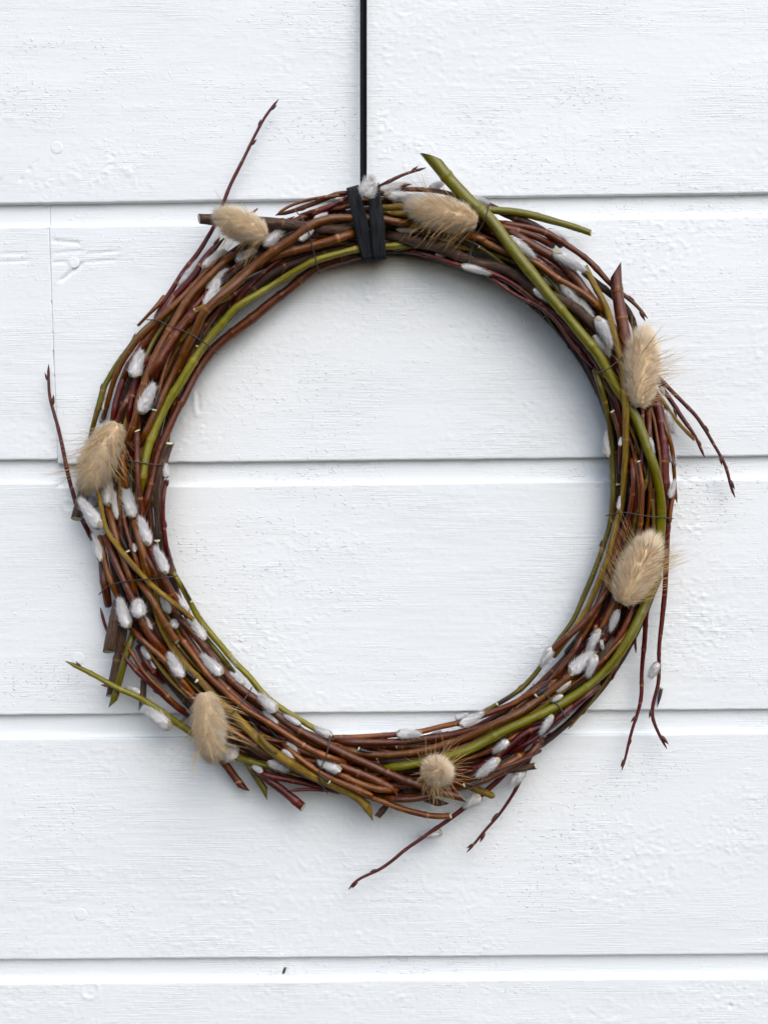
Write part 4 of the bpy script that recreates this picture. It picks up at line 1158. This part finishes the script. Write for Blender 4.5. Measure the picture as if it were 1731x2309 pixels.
# ---------------------------------------------------------------- the ribbon
ribbon = empty('hanging_ribbon', (float((819 - CX) * S), -0.02, float(HC + (CY - 405) * S)))
ribbon['label'] = 'black woven ribbon that the wreath hangs from, looped round its top'
ribbon['category'] = 'ribbon'
def strip(name, left, right, zl, zr=None, thick=1.6, parent=ribbon, across=6):
    """a strip of woven band between two edge polylines given as (n,2) pixel arrays with heights"""
    zr = zl if zr is None else zr
    n = len(left)
    f = np.linspace(0, 1, across)
    Pm = left[:, None, :] * (1 - f)[None, :, None] + right[:, None, :] * f[None, :, None]
    Zm = zl[:, None] * (1 - f) + zr[:, None] * f
    top = pos(Pm[..., 0], Pm[..., 1], Zm)
    du = np.gradient(top, axis=0)
    dv = np.gradient(top, axis=1)
    nr = np.cross(du, dv)
    nr /= np.linalg.norm(nr, axis=-1)[..., None] + 1e-12
    botm = top + nr * thick * S
    V = np.concatenate([top.reshape(-1, 3), botm.reshape(-1, 3)])
    k = np.arange(n * across).reshape(n, across)
    g = lambda kk, fl: np.stack([kk[:-1, :-1], kk[:-1, 1:], kk[1:, 1:], kk[1:, :-1]][::fl], -1).reshape(-1, 4)
    k2 = k + n * across
    q = [g(k, 1), g(k2, -1)]
    for e1, e2 in ((k[:, 0], k2[:, 0]), (k2[:, -1], k[:, -1]), (k2[0], k[0]), (k[-1], k2[-1])):
        q.append(np.stack([e1[:-1], e1[1:], e2[1:], e2[:-1]], -1))
    s = np.r_[0, np.cumsum(np.linalg.norm(np.diff(top[:, 0], axis=0), axis=1))]
    uv1 = np.stack([np.broadcast_to(f * 0.006, (n, across)), np.broadcast_to(s[:, None], (n, across))], -1).reshape(-1, 2)
    me = mesh_data(name, V, [np.concatenate(q)], [M_RIB], None, np.concatenate([uv1, uv1]))
    o = link(name, me)
    return under(o, parent)
def loop(name, lpts, rpts):
    L_, t = spline(lpts, 4.0, 0)
    R_, _ = spline(rpts, 4.0, 0)
    n = min(len(L_), len(R_))
    u = np.linspace(0, 1, n)
    rs = lambda q: np.stack([np.interp(u, np.linspace(0, 1, len(q)), q[:, i]) for i in (0, 1)], -1)
    L_, R_ = rs(L_), rs(R_)
    z = np.array([max(hmax(*(L_[i] * (1 - f) + R_[i] * f), 3, HF_FRONT) for f in (0.1, 0.35, 0.65, 0.9)) for i in range(n)])
    st = 4.0
    for i in range(1, n):
        z[i] = max(z[i], z[i - 1] - 0.35 * st)
    for i in range(n - 2, -1, -1):
        z[i] = max(z[i], z[i + 1] - 0.35 * st)
    z = smooth1(z, 6) + 4 + smooth1(rng.normal(0, 1, n), 3) * 3
    L_ = L_ + smooth1(rng.normal(0, 1, 2 * n), 4).reshape(n, 2) * 1.6
    R_ = R_ + smooth1(rng.normal(0, 1, 2 * n), 4).reshape(n, 2) * 1.6
    # wrap back over the outer and inner edge of the bundle
    def wrap(i, j):
        dv = lambda Q: (Q[i] - Q[j]) / np.linalg.norm(Q[i] - Q[j])
        res = []
        for d, e in ((2.5, 3), (5, 9), (6.5, 18), (7, 32), (6, 60), (2, 95)):
            res.append((L_[i] + dv(L_) * d, R_[i] + dv(R_) * d, max(z[i] - e, 8)))
        return res
    a, b = wrap(0, 4)[::-1], wrap(-1, -5)
    LL = np.concatenate([[q[0] for q in a], L_, [q[0] for q in b]])
    RR = np.concatenate([[q[1] for q in a], R_, [q[1] for q in b]])
    ZZ = np.concatenate([[q[2] for q in a], z, [q[2] for q in b]])
    return strip(name, LL, RR, ZZ)
loop('loop', B(338, 340, 365, 470, 395, 600, 430, 780, 482, 968), B(452, 305, 490, 450, 528, 600, 560, 780, 602, 952))
loop('loop', B(540, 345, 545, 470, 552, 600, 565, 780, 588, 955), B(645, 285, 668, 450, 688, 600, 698, 780, 705, 935))
ys = np.linspace(-420, 430, 60)
sway = smooth1(rng.normal(0, 1, 100), 12)[20:80] * 1.2
one = np.ones(60)
strip('strap', np.stack([811.5 + sway, ys], -1), np.stack([820.5 + sway, ys], -1), 46 + 0.045 * (ys - 430) + 3 * one, 34 + 0.045 * (ys - 430), 1.4)
strip('strap', np.stack([819.5 + sway, ys], -1), np.stack([827 + sway, ys], -1), 33 + 0.045 * (ys - 430), 44 + 0.045 * (ys - 430), 1.4)
